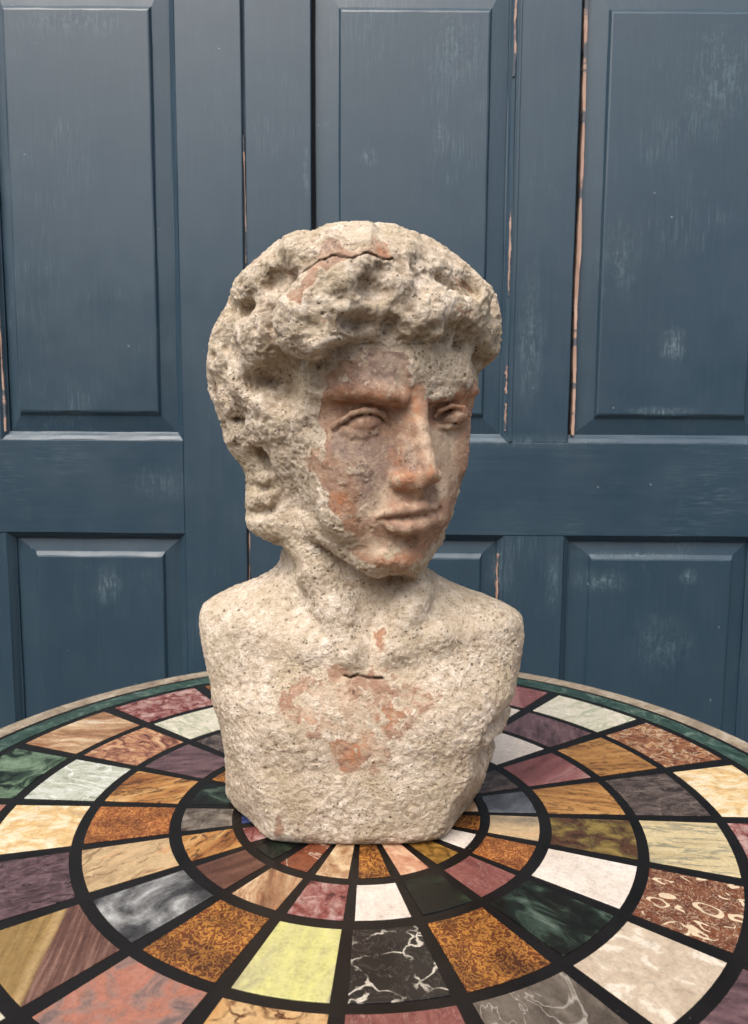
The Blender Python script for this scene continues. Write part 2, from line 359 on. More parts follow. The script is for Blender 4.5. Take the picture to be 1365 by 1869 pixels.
def twotone(name):
    t = NT(name); co = t.n('TexCoord').outputs['Object']
    r = t.mapping(co, (1, 1, 1), (0, 0, 0), (0, 0, math.radians(37)))       # bands run oblique to the tile
    s = t.n('SeparateXYZ', i_0=r)
    n = t.noise(t.mapping(r, (1, .05, 1)), 260, 5, .65)
    x = t.math('ADD', s.outputs[0], t.math('MULTIPLY', t.noise(co, 20, 2), .004))
    br = t.ramp(n, [(.3, srgb(64, 40, 36)), (.5, srgb(100, 68, 58)), (.66, srgb(140, 106, 92))])
    ol = t.ramp(n, [(.3, srgb(120, 94, 50)), (.7, srgb(158, 128, 76))])
    e = t.ramp(t.math('ADD', t.math('MULTIPLY', x, 12.0), .5), [(.50, 0.), (.53, 1.)])
    hl = t.ramp(t.math('ABSOLUTE', t.math('SUBTRACT', x, .0045)), [(.0, .6), (.004, 0.)])
    return finish(t, t.mix(hl, t.mix(e, br, ol), srgb(190, 160, 112)), .3)
BM = {}
t = NT('black_marble'); co = t.n('TexCoord').outputs['Object']
c = t.ramp(t.noise(co, 22, 5), [(.3, (.004, .0035, .0035)), (.7, (.009, .0075, .0075))])
spk = t.n('TexVoronoi', i_Vector=co, i_Scale=120.0)
c = t.mix(t.math('MULTIPLY', t.ramp(spk.outputs['Distance'], [(.03, 1.), (.07, 0.)]), t.ramp(t.noise(co, 70, 2), [(.58, 0.), (.64, .6)])), c, (.22, .21, .20))
wear = t.ramp(t.noise(co, 12, 6, .65), [(.35, .18), (.7, .36)])
BLACK = t.set(Base_Color=c, Roughness=wear, Specular_IOR_Level=.30)
ST = {
 'cream': cloudy('cream_stone', [srgb(196,166,122), srgb(216,178,116), srgb(226,204,162), srgb(232,218,190)], 30, 1.4, 8, .5, 1.8, pos=(.36,.44,.52,.62), veins=(srgb(160,130,104), 14, .008, .35)),
 'palecream': cloudy('pale_cream_stone', [srgb(176,180,156), srgb(206,200,178), srgb(222,214,196)], 26, 1.2, 7, .6, 3, pos=(.38,.48,.60), veins=(srgb(146,156,138), 14, .012, .5)),
 'creamvein': streaky('cream_stone_with_grey_veins', [srgb(164,146,108), srgb(198,180,138), srgb(212,196,158)], 44, 7, 1.5, .8, (srgb(112,116,104), .75)),
 'white': cloudy('white_stone', [srgb(210,196,182), srgb(220,208,196), srgb(226,216,206)], 30, .5, 5),
 'beige': cloudy('beige_limestone', [srgb(178,160,138), srgb(190,172,150), srgb(196,180,158), srgb(222,208,190)], 48, .9, 9, pos=(.34,.46,.545,.60)),
 'mint': cloudy('mint_marble', [srgb(146,150,132), srgb(178,182,164), srgb(192,196,180), srgb(206,208,198)], 34, 1.4, 8, .8, 2.4, pos=(.34,.45,.55,.64), veins=(srgb(230,232,226), 8, .014, .85)),
 'dgreen': cloudy('dark_green_marble', [(.006,.0065,.005), (.012,.017,.012), (.038,.062,.044), (.14,.18,.145)], 30, 1.0, 10, .5, 2.0, .2, pos=(.42,.50,.58,.72)),
 'blackgreen': cloudy('black_green_marble', [(.006,.008,.007), (.012,.018,.012), (.03,.045,.026), (.06,.08,.05)], 40, .8, 9, 0, .3, pos=(.46,.54,.64,.76)),
 'lgreen': cloudy('green_marble', [srgb(18,26,22), srgb(44,62,48), srgb(92,114,90), srgb(118,140,116)], 34, 1.2, 9, pos=(.40,.46,.54,.66)),
 'border': cloudy('border_green_marble', [srgb(34,54,48), srgb(48,72,64), srgb(66,90,80), srgb(104,124,112)], 60, 1.0, 7, 0, .8),
 'yellow': cloudy('lime_yellow_onyx', [srgb(150,144,112), srgb(192,186,130), srgb(202,198,122), srgb(206,200,150)], 10, .8, 4, .5, 2.6, pos=(.34,.42,.52,.66)),
 'bmarble':   veined('white_veined_black_marble', (.010,.009,.009), (.024,.021,.019), srgb(205,196,180), 36, .011),
 'orange': flecked('fibrous_orange_stone', srgb(70,36,20), srgb(116,62,24), srgb(196,134,48)),
 'orangeb': flecked('fibrous_rust_stone', srgb(92,46,24), srgb(140,76,32), srgb(208,140,66), 1.25),
 'gold': streaky('golden_streaked_stone', [srgb(76,42,24), srgb(146,92,44), srgb(184,132,70), srgb(206,168,114)], 60, 5, .9, 1.2, (srgb(44,26,18), .9)),
 'goldb': streaky('pale_golden_streaked_stone', [srgb(120,76,40), srgb(168,118,60), srgb(190,144,84)], 80, 7, 1.9, .8, (srgb(66,40,26), .85)),
 'goldweb': veined('gold_stone_with_brown_web', srgb(180,122,50), srgb(206,176,128), srgb(84,42,20), 62, .03),
 'tan': streaky('tan_streaked_stone', [srgb(104,66,44), srgb(160,120,86), srgb(200,170,132), srgb(226,214,192)], 52, 6, 1.1, 1.8, (srgb(140,78,44), .6)),
 'tanpink': cloudy('rosy_tan_stone', [srgb(104,62,50), srgb(158,106,82), srgb(196,146,102), srgb(206,176,142)], 44, 1.6, 9, .7, 1.6, pos=(.36,.46,.55,.66), veins=(srgb(74,42,36), 16, .008, .8)),
 'agate': streaky('agate_streaked_stone', [srgb(64,52,44), srgb(156,128,92), srgb(196,168,126), srgb(182,106,36)], 28, 3, 1.0, 2.4, (srgb(96,62,34), .6)),
 'agateb':    streaky('grey_and_tan_agate', [srgb(96,96,98), srgb(160,140,112), srgb(196,168,128), srgb(190,130,70)], 32, 5, 1.5, 1.4),
 'greywhite': cloudy('smoky_grey_marble', [(.020,.020,.021), (.06,.06,.062), (.22,.22,.218), (.60,.61,.59)], 18, .6, 13, .6, 1.2, pos=(.38,.48,.57,.68)),
 'purple': cloudy('dark_purple_stone', [srgb(54,40,44), srgb(88,66,70), srgb(118,94,98)], 70, 1.2, 10, .9, 2, veins=(srgb(24,18,20), 16, .012, .95)),
 'purpleb': streaky('purple_grained_stone', [srgb(58,42,46), srgb(96,72,76), srgb(126,98,100)], 110, 4, .9, .6),
 'pinkstreak': streaky('pink_streaked_stone', [srgb(98,52,54), srgb(138,86,84), srgb(186,146,140)], 26, 9, 1.2, .8, (srgb(84,40,42), .5)),
 'pinkred': cloudy('red_and_pink_breccia', [srgb(74,40,40), srgb(132,66,62), srgb(150,104,98), srgb(190,156,148)], 75, .8, 9, pos=(.36,.44,.52,.64)),
 'salmon': cloudy('salmon_stone', [srgb(110,92,88), srgb(150,114,102), srgb(168,106,84), srgb(178,128,110)], 26, 2.0, 9, pos=(.36,.45,.54,.66)),
 'rose': cloudy('dusky_rose_stone', [srgb(106,60,56), srgb(126,74,68), srgb(138,88,80)], 34, .8, 7, .8, 3, veins=(srgb(170,136,128), 24, .008, .6)),
 'wood':      streaky('brown_grained_stone', [srgb(60,36,30), srgb(92,60,48), srgb(112,76,62)], 110, 9, 1.75, .2),
 'twotone':   twotone('brown_and_ochre_banded_stone'),
 'dgrey': cloudy('dark_grey_brown_stone', [srgb(50,42,40), srgb(80,68,64), srgb(112,100,94)], 55, 1.2, 9, .4, 2, pos=(.36,.50,.66), veins=(srgb(150,132,118), 22, .010, .5)),
 'greybrown': cloudy('grey_brown_stone', [srgb(66,58,50), srgb(96,86,76), srgb(118,108,96)], 26, .8, 9, .9, 2.2, veins=(srgb(176,168,156), 9, .008, .75)),
 'bluegrey':  cloudy('blue_grey_stone', [srgb(66,68,74), srgb(92,96,104), srgb(120,122,126)], 38, 1.0, 7),
 'greyspot':  cloudy('mottled_grey_stone', [srgb(60,50,44), srgb(104,94,84), srgb(140,130,118)], 70, 1.0, 7),
 'mustard': cloudy('olive_and_rust_stone', [srgb(52,38,28), srgb(86,54,36), srgb(84,68,42), srgb(114,94,48), srgb(140,118,62)], 60, 1.0, 9, pos=(.36,.43,.49,.56,.66)),
 'shell':     shelly('shelly_brown_stone', srgb(84,44,30), srgb(128,74,46), srgb(214,192,160)),
 'breccia': cloudy('brown_breccia', [srgb(88,50,36), srgb(124,76,50), srgb(150,100,66), srgb(196,154,108)], 80, 1.4, 9, veins=(srgb(206,180,146), 46, .03, .85)),
 'pinkbr':    cloudy('pink_and_cream_breccia', [srgb(168,104,78), srgb(198,150,116), srgb(216,186,154)], 62, 1.0, 6),
 'beigebr':   cloudy('cream_and_brown_breccia', [srgb(142,96,62), srgb(196,164,124), srgb(218,196,158)], 58, 1.3, 6),
 'yellowbr': cloudy('ochre_stone', [srgb(66,44,18), srgb(132,94,34), srgb(166,122,48)], 60, 1.8, 7),
 'redbrown':  cloudy('red_brown_stone', [srgb(90,46,28), srgb(124,66,40), srgb(140,82,54)], 70, 1.0, 7, veins=(srgb(214,196,176), 15, .015, .7)),
 'blue':      cloudy('deep_blue_stone', [srgb(20,28,60), srgb(34,46,96), srgb(60,70,120)], 60, 1.0, 6),
 'rim':       cloudy('mottled_buff_rim_stone', [srgb(112,98,84), srgb(150,134,114), srgb(172,156,134), srgb(186,176,160)], 20, 1.5, 7, 0, 1),
}

# ------------------------------------------------------------------ the table
table = empty('round_table', (0, 0, -.72))
tag(table, 'round table with a black marble top inlaid with rings of coloured stone tiles', 'table')
TI = Matrix.Translation((0, 0, .72))
def child(o, par=table, inv=TI): o.parent = par; o.matrix_parent_inverse = inv; return o
def lathe(name, prof, mat, n=128, cap=False):
    V = []; F = []
    for i in range(n):
        a = 2*math.pi*i/n
        for r, z in prof: V.append((r*math.cos(a), r*math.sin(a), z))
    m = len(prof)
    for i in range(n):
        for j in range(m-1): F.append((i*m+j, i*m+j+1, ((i+1) % n)*m+j+1, ((i+1) % n)*m+j))
    if cap:
        F.append(tuple(i*m for i in range(n))); F.append(tuple(i*m+m-1 for i in range(n)))
    return fixn(mesh_obj(name, V, F, mat))
child(lathe('table_top', [(.0005, -.0006), (.4120, -.0006), (.4132, -.0012), (.4160, -.0045), (.4195, -.0065), (.4215, -.009), (.4215, -.020), (.4195, -.022), (.0005, -.022)], BLACK, 192))
def ring_piece(name, r0, r1, a0, a1, mat, segs, z=0.0, th=.003, bev=.0004):
    """annular stone piece with eased arrises, origin at its centre"""
    am = (a0+a1)/2; rm = (r0+r1)/2; ox, oy = rm*math.cos(am), rm*math.sin(am)
    def pt(r, a):
        x, y = r*math.cos(a)-ox, r*math.sin(a)-oy; c, s = math.cos(-am), math.sin(-am)
        return (x*c-y*s, x*s+y*c)
    def outline(b):
        o = [pt(r1-b, a0+b/r1+(a1-a0-2*b/r1)*i/segs) for i in range(segs+1)]
        o += [pt(r0+b, a1-b/r0-(a1-a0-2*b/r0)*i/segs) for i in range(segs+1)]
        return o
    A = outline(0); B = outline(bev); m = len(A)
    V = [(x, y, -th) for x, y in A]+[(x, y, -bev*.5) for x, y in A]+[(x, y, 0) for x, y in B]
    F = [(i, (i+1) % m, m+(i+1) % m, m+i) for i in range(m)]+[(m+i, m+(i+1) % m, 2*m+(i+1) % m, 2*m+i) for i in range(m)]
    for i in range(segs): F.append((2*m+i, 2*m+i+1, 3*m-2-i, 3*m-1-i))
    o = fixn(mesh_obj(name, V, F, mat)); o.location = (ox, oy, z); o.rotation_euler = (0, 0, am)
    return o
PHI = math.radians(-2.279)
ROWS = {0: (.052, .0967), 1: (.1058, .1438), 2: (.1540, .2163), 3: (.2258, .2863), 4: (.2960, .3585)}
ASSIGN = {
 0: {19: 'orange', 18: 'white', 17: 'yellowbr', 16: 'pinkbr', 15: 'orange', 14: 'beigebr', 13: 'redbrown', 12: 'blackgreen', 11: 'pinkred', 10: 'blue',
     0: 'tan', 1: 'purple', 2: 'cream', 3: 'dgreen', 4: 'pinkred', 5: 'white', 6: 'gold', 7: 'dgrey', 8: 'tanpink', 9: 'rose'},
 1: {19: 'agateb', 18: 'orangeb', 17: 'rose', 16: 'blackgreen', 15: 'white', 14: 'pinkred', 13: 'tan', 12: 'wood', 11: 'gold', 10: 'greyspot',
     0: 'bluegrey', 1: 'dgrey', 2: 'tan', 3: 'rose', 4: 'white', 5: 'dgreen', 6: 'gold', 7: 'pinkbr', 8: 'orange', 9: 'dgreen'},
 2: {19: 'mustard', 18: 'white', 17: 'dgreen', 16: 'orange', 15: 'bmarble', 14: 'yellow', 13: 'orange', 12: 'greywhite', 11: 'agate', 10: 'orangeb',
     0: 'goldb', 1: 'pinkstreak', 2: 'white', 3: 'salmon', 4: 'dgreen', 5: 'beige', 6: 'rose', 7: 'dgrey', 8: 'purpleb', 9: 'gold'},
 3: {19: 'creamvein', 18: 'shell', 17: 'beige', 16: 'greybrown', 15: 'rose', 14: 'goldweb', 13: 'salmon', 12: 'twotone', 11: 'purple', 10: 'cream',
     0: 'dgrey', 1: 'goldb', 2: 'purpleb', 3: 'white', 4: 'orange', 5: 'dgreen', 6: 'cream', 7: 'palecream', 8: 'tanpink', 9: 'mint'},
 4: {19: 'pinkred', 18: 'gold', 17: 'purpleb', 16: 'cream', 15: 'dgreen', 14: 'shell', 13: 'tan', 12: 'palecream', 11: 'orange', 10: 'salmon',
     0: 'cream', 1: 'breccia', 2: 'palecream', 3: 'pinkstreak', 4: 'mint', 5: 'purple', 6: 'gold', 7: 'pinkred', 8: 'tan', 9: 'lgreen'},
}
for row, (r0, r1) in ROWS.items():
    for k in range(20):
        st = ST[ASSIGN[row][k]]
        jit = [random.uniform(-.0004, .0004) for _ in range(4)]
        h0 = (.0295*r0+.0027)/2/r0; h1 = h0
        a0 = PHI+math.radians(18*k)+h0+jit[0]/r0; a1 = PHI+math.radians(18*(k+1))-h1+jit[1]/r0
        # keep the joints tapering: narrower towards the centre
        o = child(ring_piece('stone_tile', r0+jit[2]-.0004, r1+jit[3]+.0004, a0, a1, st, 6, z=random.uniform(-.00008, .00008)))
        if row: o['label'] = st.name.replace('_', ' ')+' tile'
for k in range(10):
    child(ring_piece('border_stone', .3675, .3880, PHI+math.radians(36*k+9)+.001, PHI+math.radians(36*k+45)-.001, ST['border'], 16))
for k in range(20):
    child(ring_piece('rim_stone', .3935, .4120, PHI+math.radians(18*k+4)+.0004, PHI+math.radians(18*k+22)-.0004, ST['rim'], 8))
child(ring_piece('centre_stone', .004, .044, 0, math.pi*1.9999, ST['cream'], 40))
IRON = NT('black_iron').set(Base_Color=(.02, .02, .02), Roughness=.5, Metallic=.6)
child(lathe('pedestal', [(.001, -.0215), (.14, -.0215), (.14, -.034), (.035, -.05), (.028, -.12), (.028, -.55), (.05, -.62), (.05, -.66), (.001, -.66)], IRON, 48))
for k in range(3):
    a = math.radians(30+120*k); V = []; F = []
    pts = [(.03, -.60, .03), (.12, -.63, .026), (.22, -.68, .022), (.27, -.708, .022)]
    for r, z, w in pts:
        for s1, s2 in ((-1, -1), (1, -1), (1, 1), (-1, 1)):
            V.append((r*math.cos(a)-s1*w*.6*math.sin(a), r*math.sin(a)+s1*w*.6*math.cos(a), z+s2*w*.5))
    for i in range(3):
        for j in range(4): F.append((i*4+j, i*4+(j+1) % 4, i*4+4+(j+1) % 4, i*4+4+j))
    F += [(0, 1, 2, 3), (12, 13, 14, 15)]
    child(fixn(mesh_obj('foot', V, F, IRON)))

#BUST#
# ------------------------------------------------------------------ the bust
# sculpted as one continuous surface from a distance field, in millimetres
MM = 1000.0
def ray(px, py): return FW+RT*(px-682.5)/FOC-UP*(py-934.5)/FOC
def W(px, py, Y):                                   # point of the place at depth Y (mm)
    d = ray(px, py); p = CAM+d*((Y/MM)-CAM[1])/d[1]; return p*MM
HY = math.radians(25.0); HC, HS = math.cos(HY), math.sin(HY); HX, HYC = 7.0, 0.0
def L(px, py, F):                                   # point of the head frame (side, forward, height)
    d = ray(px, py); n = np.array([HS, -HC, 0]); c = np.array([HX, HYC, 0])/MM
    t = (F/MM-(CAM-c)@n)/(d@n); p = (CAM+d*t)*MM
    r = p-np.array([HX, HYC, 0]); return np.array([r[0]*HC+r[1]*HS, r[0]*HS-r[1]*HC, p[2]])
def to_head(P):
    x = P[:, 0]-HX; y = P[:, 1]-HYC
    return np.stack([x*HC+y*HS, x*HS-y*HC, P[:, 2]], 1)
def to_world(h):
    h = np.asarray(h, float); return np.stack([HX+h[..., 0]*HC+h[..., 1]*HS, HYC+h[..., 0]*HS-h[..., 1]*HC, h[..., 2]], -1)

PERM = np.random.default_rng(11).permutation(256); PERM = np.concatenate([PERM, PERM, PERM])
G3 = np.random.default_rng(12).normal(size=(256, 3)); G3 /= np.linalg.norm(G3, axis=1)[:, None]; G3 = G3.astype(np.float32)
def perlin(P, scale, seed=0):
    Q = P/scale+np.array([17.3, 5.1, 9.7])*(seed+1); I = np.floor(Q).astype(np.int64); f = (Q-I).astype(np.float32); I &= 255
    u = f*f*f*(f*(f*6-15)+10); out = 0
    for dx in (0, 1):
        wx = u[:, 0] if dx else 1-u[:, 0]
        for dy in (0, 1):
            wy = u[:, 1] if dy else 1-u[:, 1]
            for dz in (0, 1):
                wz = u[:, 2] if dz else 1-u[:, 2]
                h = PERM[PERM[PERM[(I[:, 0]+dx) & 255]+((I[:, 1]+dy) & 255)]+((I[:, 2]+dz) & 255)]
                g = G3[h]; out = out+wx*wy*wz*(g[:, 0]*(f[:, 0]-dx)+g[:, 1]*(f[:, 1]-dy)+g[:, 2]*(f[:, 2]-dz))
    return out*1.5
def fbm(P, scale, octs=4, seed=0, gain=.5):
    s = 0; a = 1.0; t = 0
    for o in range(octs): s = s+a*perlin(P, scale/(2.03**o), seed+o*3); t += a; a *= gain
    return s/t*1.3
def worley(P, scale, seed=0):
    Q = P/scale+seed*7.7; I = np.floor(Q).astype(np.int64); best = np.full(len(P), 9.0); idb = np.zeros(len(P))
    for dx in (-1, 0, 1):
        for dy in (-1, 0, 1):
            for dz in (-1, 0, 1):
                J = I+np.array([dx, dy, dz]); K = J & 255
                h = PERM[PERM[PERM[K[:, 0]]+K[:, 1]]+K[:, 2]]
                off = np.stack([PERM[h]/255, PERM[h+31]/255, PERM[h+97]/255], 1)
                d = np.sum((J+off-Q)**2, 1); m = d < best; best[m] = d[m]; idb[m] = PERM[h+157][m]/255
    return np.sqrt(best), idb
def sstep(a, b, x): t = np.clip((x-a)/(b-a), 0, 1); return t*t*(3-2*t)

def s_ell(P, c, r, R=None):
    q = P-c
    if R is not None: q = q@R
    r = np.asarray(r, float); k0 = np.sqrt(((q/r)**2).sum(1)); k1 = np.sqrt(((q/(r*r))**2).sum(1)); return k0*(k0-1)/np.maximum(k1, 1e-6)
def s_cap(P, a, b, ra, rb):
    ba = b-a; pa = P-a; h = np.clip(pa@ba/(ba@ba), 0, 1); return np.linalg.norm(pa-h[:, None]*ba, axis=1)-(ra+(rb-ra)*h)
OPS = []   # (frame, sign, k, centre, bounding radius, function)
def E(frame, sign, c, r, k, R=None):
    c = np.asarray(c, float); r = (r,)*3 if np.isscalar(r) else r
    OPS.append((frame, sign, k, c, max(r)+k+14, lambda P: s_ell(P, c, r, R)))
def C(frame, sign, a, b, ra, rb, k):
    a = np.asarray(a, float); b = np.asarray(b, float)
    OPS.append((frame, sign, k, (a+b)/2, np.linalg.norm(b-a)/2+max(ra, rb)+k+14, lambda P: s_cap(P, a, b, ra, rb)))
def chain(frame, sign, pts, rad, k):
    for i in range(len(pts)-1): C(frame, sign, pts[i], pts[i+1], rad[i], rad[i+1], k)
def rot(ax, ay, az):
    from mathutils import Euler
    return np.array(Euler((math.radians(ax), math.radians(ay), math.radians(az))).to_matrix())
def loft_fn(tab):
    tab = np.array(tab, float); z = tab[:, 0]; zz = np.linspace(z[0], z[-1], 400)
    cols = [np.interp(zz, z, tab[:, i]) for i in range(1, tab.shape[1])]
    ker = np.hanning(25); ker /= ker.sum()
    cols = [np.convolve(np.pad(c, 12, mode='edge'), ker, 'valid') for c in cols]
    return zz, cols
def s_loft(x, y, z, zz, cols, ztop=None, zbot=None):
    """columns: x min, x max, y min, y max, exponent"""
    a0, a1, b0, b1, n = [np.interp(z, zz, c) for c in cols]
    hx = (a1-a0)/2; hy = (b1-b0)/2
    u = np.abs((x-(a0+a1)/2)/hx)+1e-6; v = np.abs((y-(b0+b1)/2)/hy)+1e-6
    d = ((u**n+v**n)**(1/n)-1)*np.minimum(hx, hy)
    return np.maximum(np.maximum(d, (z-zz[-1])*1.0), (zz[0]-z)*1.0)

TORSO = loft_fn([  # z, left, right, front(y), back(y), exponent
 (-8, -102, 84, -48, 70, 2.9), (0, -105, 90, -53, 76, 3.0), (7, -110, 97, -59, 82, 3.2), (25, -109, 99, -60, 86, 3.6), (45, -109, 102, -60, 88, 3.5), (60, -110, 106, -59, 88, 3.3),
 (80, -113, 114, -60, 88, 2.7), (105, -119, 121, -58, 88, 2.7), (127, -123, 125, -54, 86, 2.7), (147, -127, 128, -47, 84, 2.7), (160, -129, 127, -40, 80, 2.7),
 (170, -127, 120, -32, 76, 2.6), (178, -120, 104, -25, 72, 2.5), (186, -102, 86, -20, 68, 2.4), (196, -80, 66, -16, 62, 2.3), (206, -62, 50, -14, 56, 2.2), (216, -50, 42, -12, 50, 2.2)])
FACE = loft_fn([   # z, half width twice, back, front, exponent (head frame; y = forward)
 (212, -10, 10, 30, 50, 2.2), (217, -21, 21, 12, 57, 2.2), (224, -33, 33, -6, 61, 2.25), (234, -45, 46, -22, 63, 2.3), (246, -54, 56, -34, 64, 2.3), (258, -60, 61, -44, 65, 2.3),
 (272, -65, 66, -52, 66, 2.35), (286, -70, 70, -60, 67, 2.4), (300, -73, 73, -70, 67, 2.4), (318, -76, 75, -80, 66, 2.4), (334, -77, 74, -88, 70, 2.4), (350, -77, 74, -92, 74, 2.4),
 (370, -76, 74, -94, 75, 2.3), (395, -72, 70, -90, 70, 2.2), (425, -58, 56, -74, 50, 2.2), (450, -30, 30, -40, 20, 2.2)])

def base_field(P, H):
    f = s_loft(P[:, 0], P[:, 1], P[:, 2], *TORSO)
    for nx, ny, o0, sl in ((.886, -.464, 77, .34), (-.825, -.565, 85, .20)):      # bevelled front corners of the block
        pl = nx*P[:, 0]+ny*P[:, 1]-(o0+sl*np.clip(P[:, 2], 0, 200)); h = np.clip(.5-.5*(f-pl)/5, 0, 1); f = f+(pl-f)*h+5*h*(1-h)
    g = s_loft(H[:, 0], H[:, 1], H[:, 2], *FACE)
    nk = s_cap(P, np.array([-10., 22, 275]), np.array([-6., 24, 120]), 50, 60)
    nk = nk*0.98
    h = np.clip(.5+.5*(nk-f)/16, 0, 1); f = nk+(f-nk)*h-16*h*(1-h)
    h = np.clip(.5+.5*(g-f)/9, 0, 1); f = g+(f-g)*h-9*h*(1-h)
    return f
def field(P, lo=0, hi=None):
    H = to_head(P); f = base_field(P, H).astype(np.float64)
    for fr, sg, k, c, R, fn in OPS[lo:hi]:
        Q = H if fr == 'h' else P
        m = np.flatnonzero(((Q-c)**2).sum(1) < R*R)
        if not len(m): continue
        a = f[m]; b = fn(Q[m])
        if sg > 0: h = np.clip(.5+.5*(a-b)/k, 0, 1); f[m] = a+(b-a)*h-k*h*(1-h)
        else: h = np.clip(.5-.5*(a+b)/k, 0, 1); f[m] = a+(-b-a)*h+k*h*(1-h)
    return np.maximum(f, -P[:, 2])

# ---- hair: a heavy cap of curls ------------------------------------------------
def w(px, py, Y): return W(px, py, Y)
E('w', 1, (-6, 22, 370), (98, 104, 88), 10)
E('w', 1, (-40, 20, 345), (70, 86, 74), 14)
E('w', 1, (34, 34, 388), (62, 80, 54), 14)
for px, py, Y, r in ((440, 602, -8, 25), (424, 670, -4, 24), (432, 735, 0, 22), (450, 782, 2, 20), (466, 824, 4, 17), (482, 862, 4, 14),
                     (480, 905, 0, 14.5), (484, 950, -2, 13), (506, 900, -10, 16), (512, 955, -10, 15), (498, 700, -22, 23), (505, 655, -32, 22), (492, 600, -42, 27), (476, 540, -34, 27), (520, 505, -48, 27),
                     (890, 565, 18, 13), (890, 612, 14, 13), (884, 645, 6, 10)):
    E('w', 1, w(px, py, Y), (r, r*1.05, r), 11)
# fringe, in the head frame: px, py, forward, radius
for px, py, F, r in ((556, 600, 62, 20), (590, 624, 78, 12.5), (566, 570, 68, 19), (614, 590, 78, 15), (650, 560, 76, 19), (604, 530, 74, 20), (690, 580, 70, 16), (728, 585, 72, 16), (700, 545, 74, 18),
                     (776, 588, 83, 14), (756, 560, 78, 15), (818, 580, 78, 14), (848, 570, 63, 17), (874, 600, 46, 17), (884, 636, 40, 11), (862, 545, 58, 17), (726, 505, 76, 18), (790, 545, 74, 17), (640, 505, 76, 17),
                     (600, 470, 66, 20), (660, 470, 68, 22), (720, 470, 66, 22), (775, 480, 62, 20), (830, 510, 54, 20), (560, 455, 48, 20), (640, 440, 48, 22), (720, 438, 46, 20), (790, 462, 44, 20)):
    c = L(px, py, F); E('h', 1, c, (r, r*.9, r*.95), 10)
# locks falling before the near ear
chain('w', 1, [w(452, 775, -20), w(470, 757, -26), (w(498, 762, -30)), w(512, 786, -28), w(506, 812, -24)], [5, 6.5, 6.5, 5, 4], 5)
chain('w', 1, [w(545, 700, -46), w(532, 760, -40), w(524, 830, -32), w(516, 900, -22)], [11, 9, 8, 9], 10)
chain('w', 1, [w(478, 852, -14), w(486, 876, -15), w(478, 900, -16)], [6, 5.5, 5], 6)
chain('w', 1, [w(400, 600, -20), w(430, 575, -34), w(462, 590, -42), w(476, 630, -42), w(462, 664, -36)], [7, 8, 8, 8, 7], 9)
chain('w', 1, [w(480, 575, -46), w(520, 612, -58), w(560, 632, -68)], [9, 10, 10], 9)
for px, py, Y, r in ((412, 560, -18, 14), (400, 650, -16, 14), (470, 572, -48, 13), (520, 535, -62, 14), (440, 690, -34, 12), (425, 735, -16, 12)):
    E('w', 1, w(px, py, Y), (r, r, r*.9), 9)
# soft hollows and drill holes among the curls
for px, py, Y, rx, rz, k in ((484, 828, -20, 8, 13, 7), (443, 626, -42, 7, 7.5, 6), (518, 704, -60, 13, 18, 14), (482, 696, -52, 14, 9, 13), (528, 655, -70, 11, 7, 8), (470, 745, -30, 9, 5, 6), (506, 780, -34, 6, 9, 7), (500, 892, -30, 5, 9, 8), (462, 934, -24, 8, 4, 6),
                           (437, 556, -56, 10, 7, 12), (494, 510, -76, 9, 8, 12), (528, 566, -86, 6, 9, 10), (425, 765, -26, 8, 4, 7)):
    E('w', -1, w(px, py, Y), (rx, rx*1.2, rz), k)
for px, py, F, rx, rz, k in ((617, 541, 94, 6.5, 5.5, 4), (686, 527, 95, 11, 8.5, 7), (768, 495, 89, 6, 15, 7), (817, 510, 80, 8, 8, 7), (862, 528, 70, 6, 11, 7), (600, 654, 84, 10, 5, 5), (658, 588, 91, 13, 7.5, 7), (717, 606, 87, 7, 12, 6), (776, 622, 92, 10, 6, 5), (745, 634, 88, 9, 5, 5), (745, 545, 98, 6, 7, 7),
                           (840, 600, 88, 11, 6, 7), (878, 645, 60, 4, 9, 5), (580, 512, 92, 9, 8, 8), (565, 600, 88, 6, 6, 6), (640, 640, 86, 16, 6, 7), (845, 630, 72, 10, 7, 6), (575, 540, 92, 5, 8, 6), (800, 600, 96, 4, 4, 4), (700, 490, 96, 8, 5, 7)):
    E('h', -1, L(px, py, F), (rx, rx*1.1, rz), k)
chain('w', -1, [w(514, 862, -27), w(512, 915, -25), w(509, 985, -20)], [3.5, 4.5, 4], 6)     # furrows round the hanging locks
chain('w', -1, [w(446, 884, -8), w(470, 893, -17), w(496, 888, -23)], [3, 3.6, 3], 5)
chain('w', -1, [w(446, 933, -8), w(474, 938, -17), w(500, 930, -22)], [3, 3.6, 3], 5)
E('w', 1, w(474, 912, -6), (9, 9, 8), 4); E('w', 1, w(478, 958, -8), (9.5, 9, 8), 4)
N_HAIR = len(OPS)
# ---- forehead, brows, sockets ---------------------------------------------------
E('h', 1, L(715, 680, 57), (46, 20, 24), 9)
E('h', 1, L(812, 680, 60), (22, 14, 14), 8)
bn = [L(592, 721, 54), L(625, 713, 63.5), L(664, 712, 70), L(702, 718, 74), L(731, 726, 75.5)]
chain('h', 1, bn, [3.2, 4.8, 6.0, 7.0, 5.8], 6)
bf = [L(862, 713, 45), L(850, 710, 54.5), L(820, 713, 64), L(797, 724, 69.5), L(782, 737, 71.5)]
chain('h', 1, bf, [3.6, 5.8, 6.6, 5.8, 4.0], 3)
E('h', -1, L(664, 768, 78.6), (21, 15.5, 11.5), 7)
E('h', -1, L(824, 760, 76.4), (18, 15.5, 11.5), 7)
E('h', -1, L(716, 765, 78), (8, 14, 10), 6)
E('h', -1, L(784, 761, 77), (6.5, 13, 10), 5)
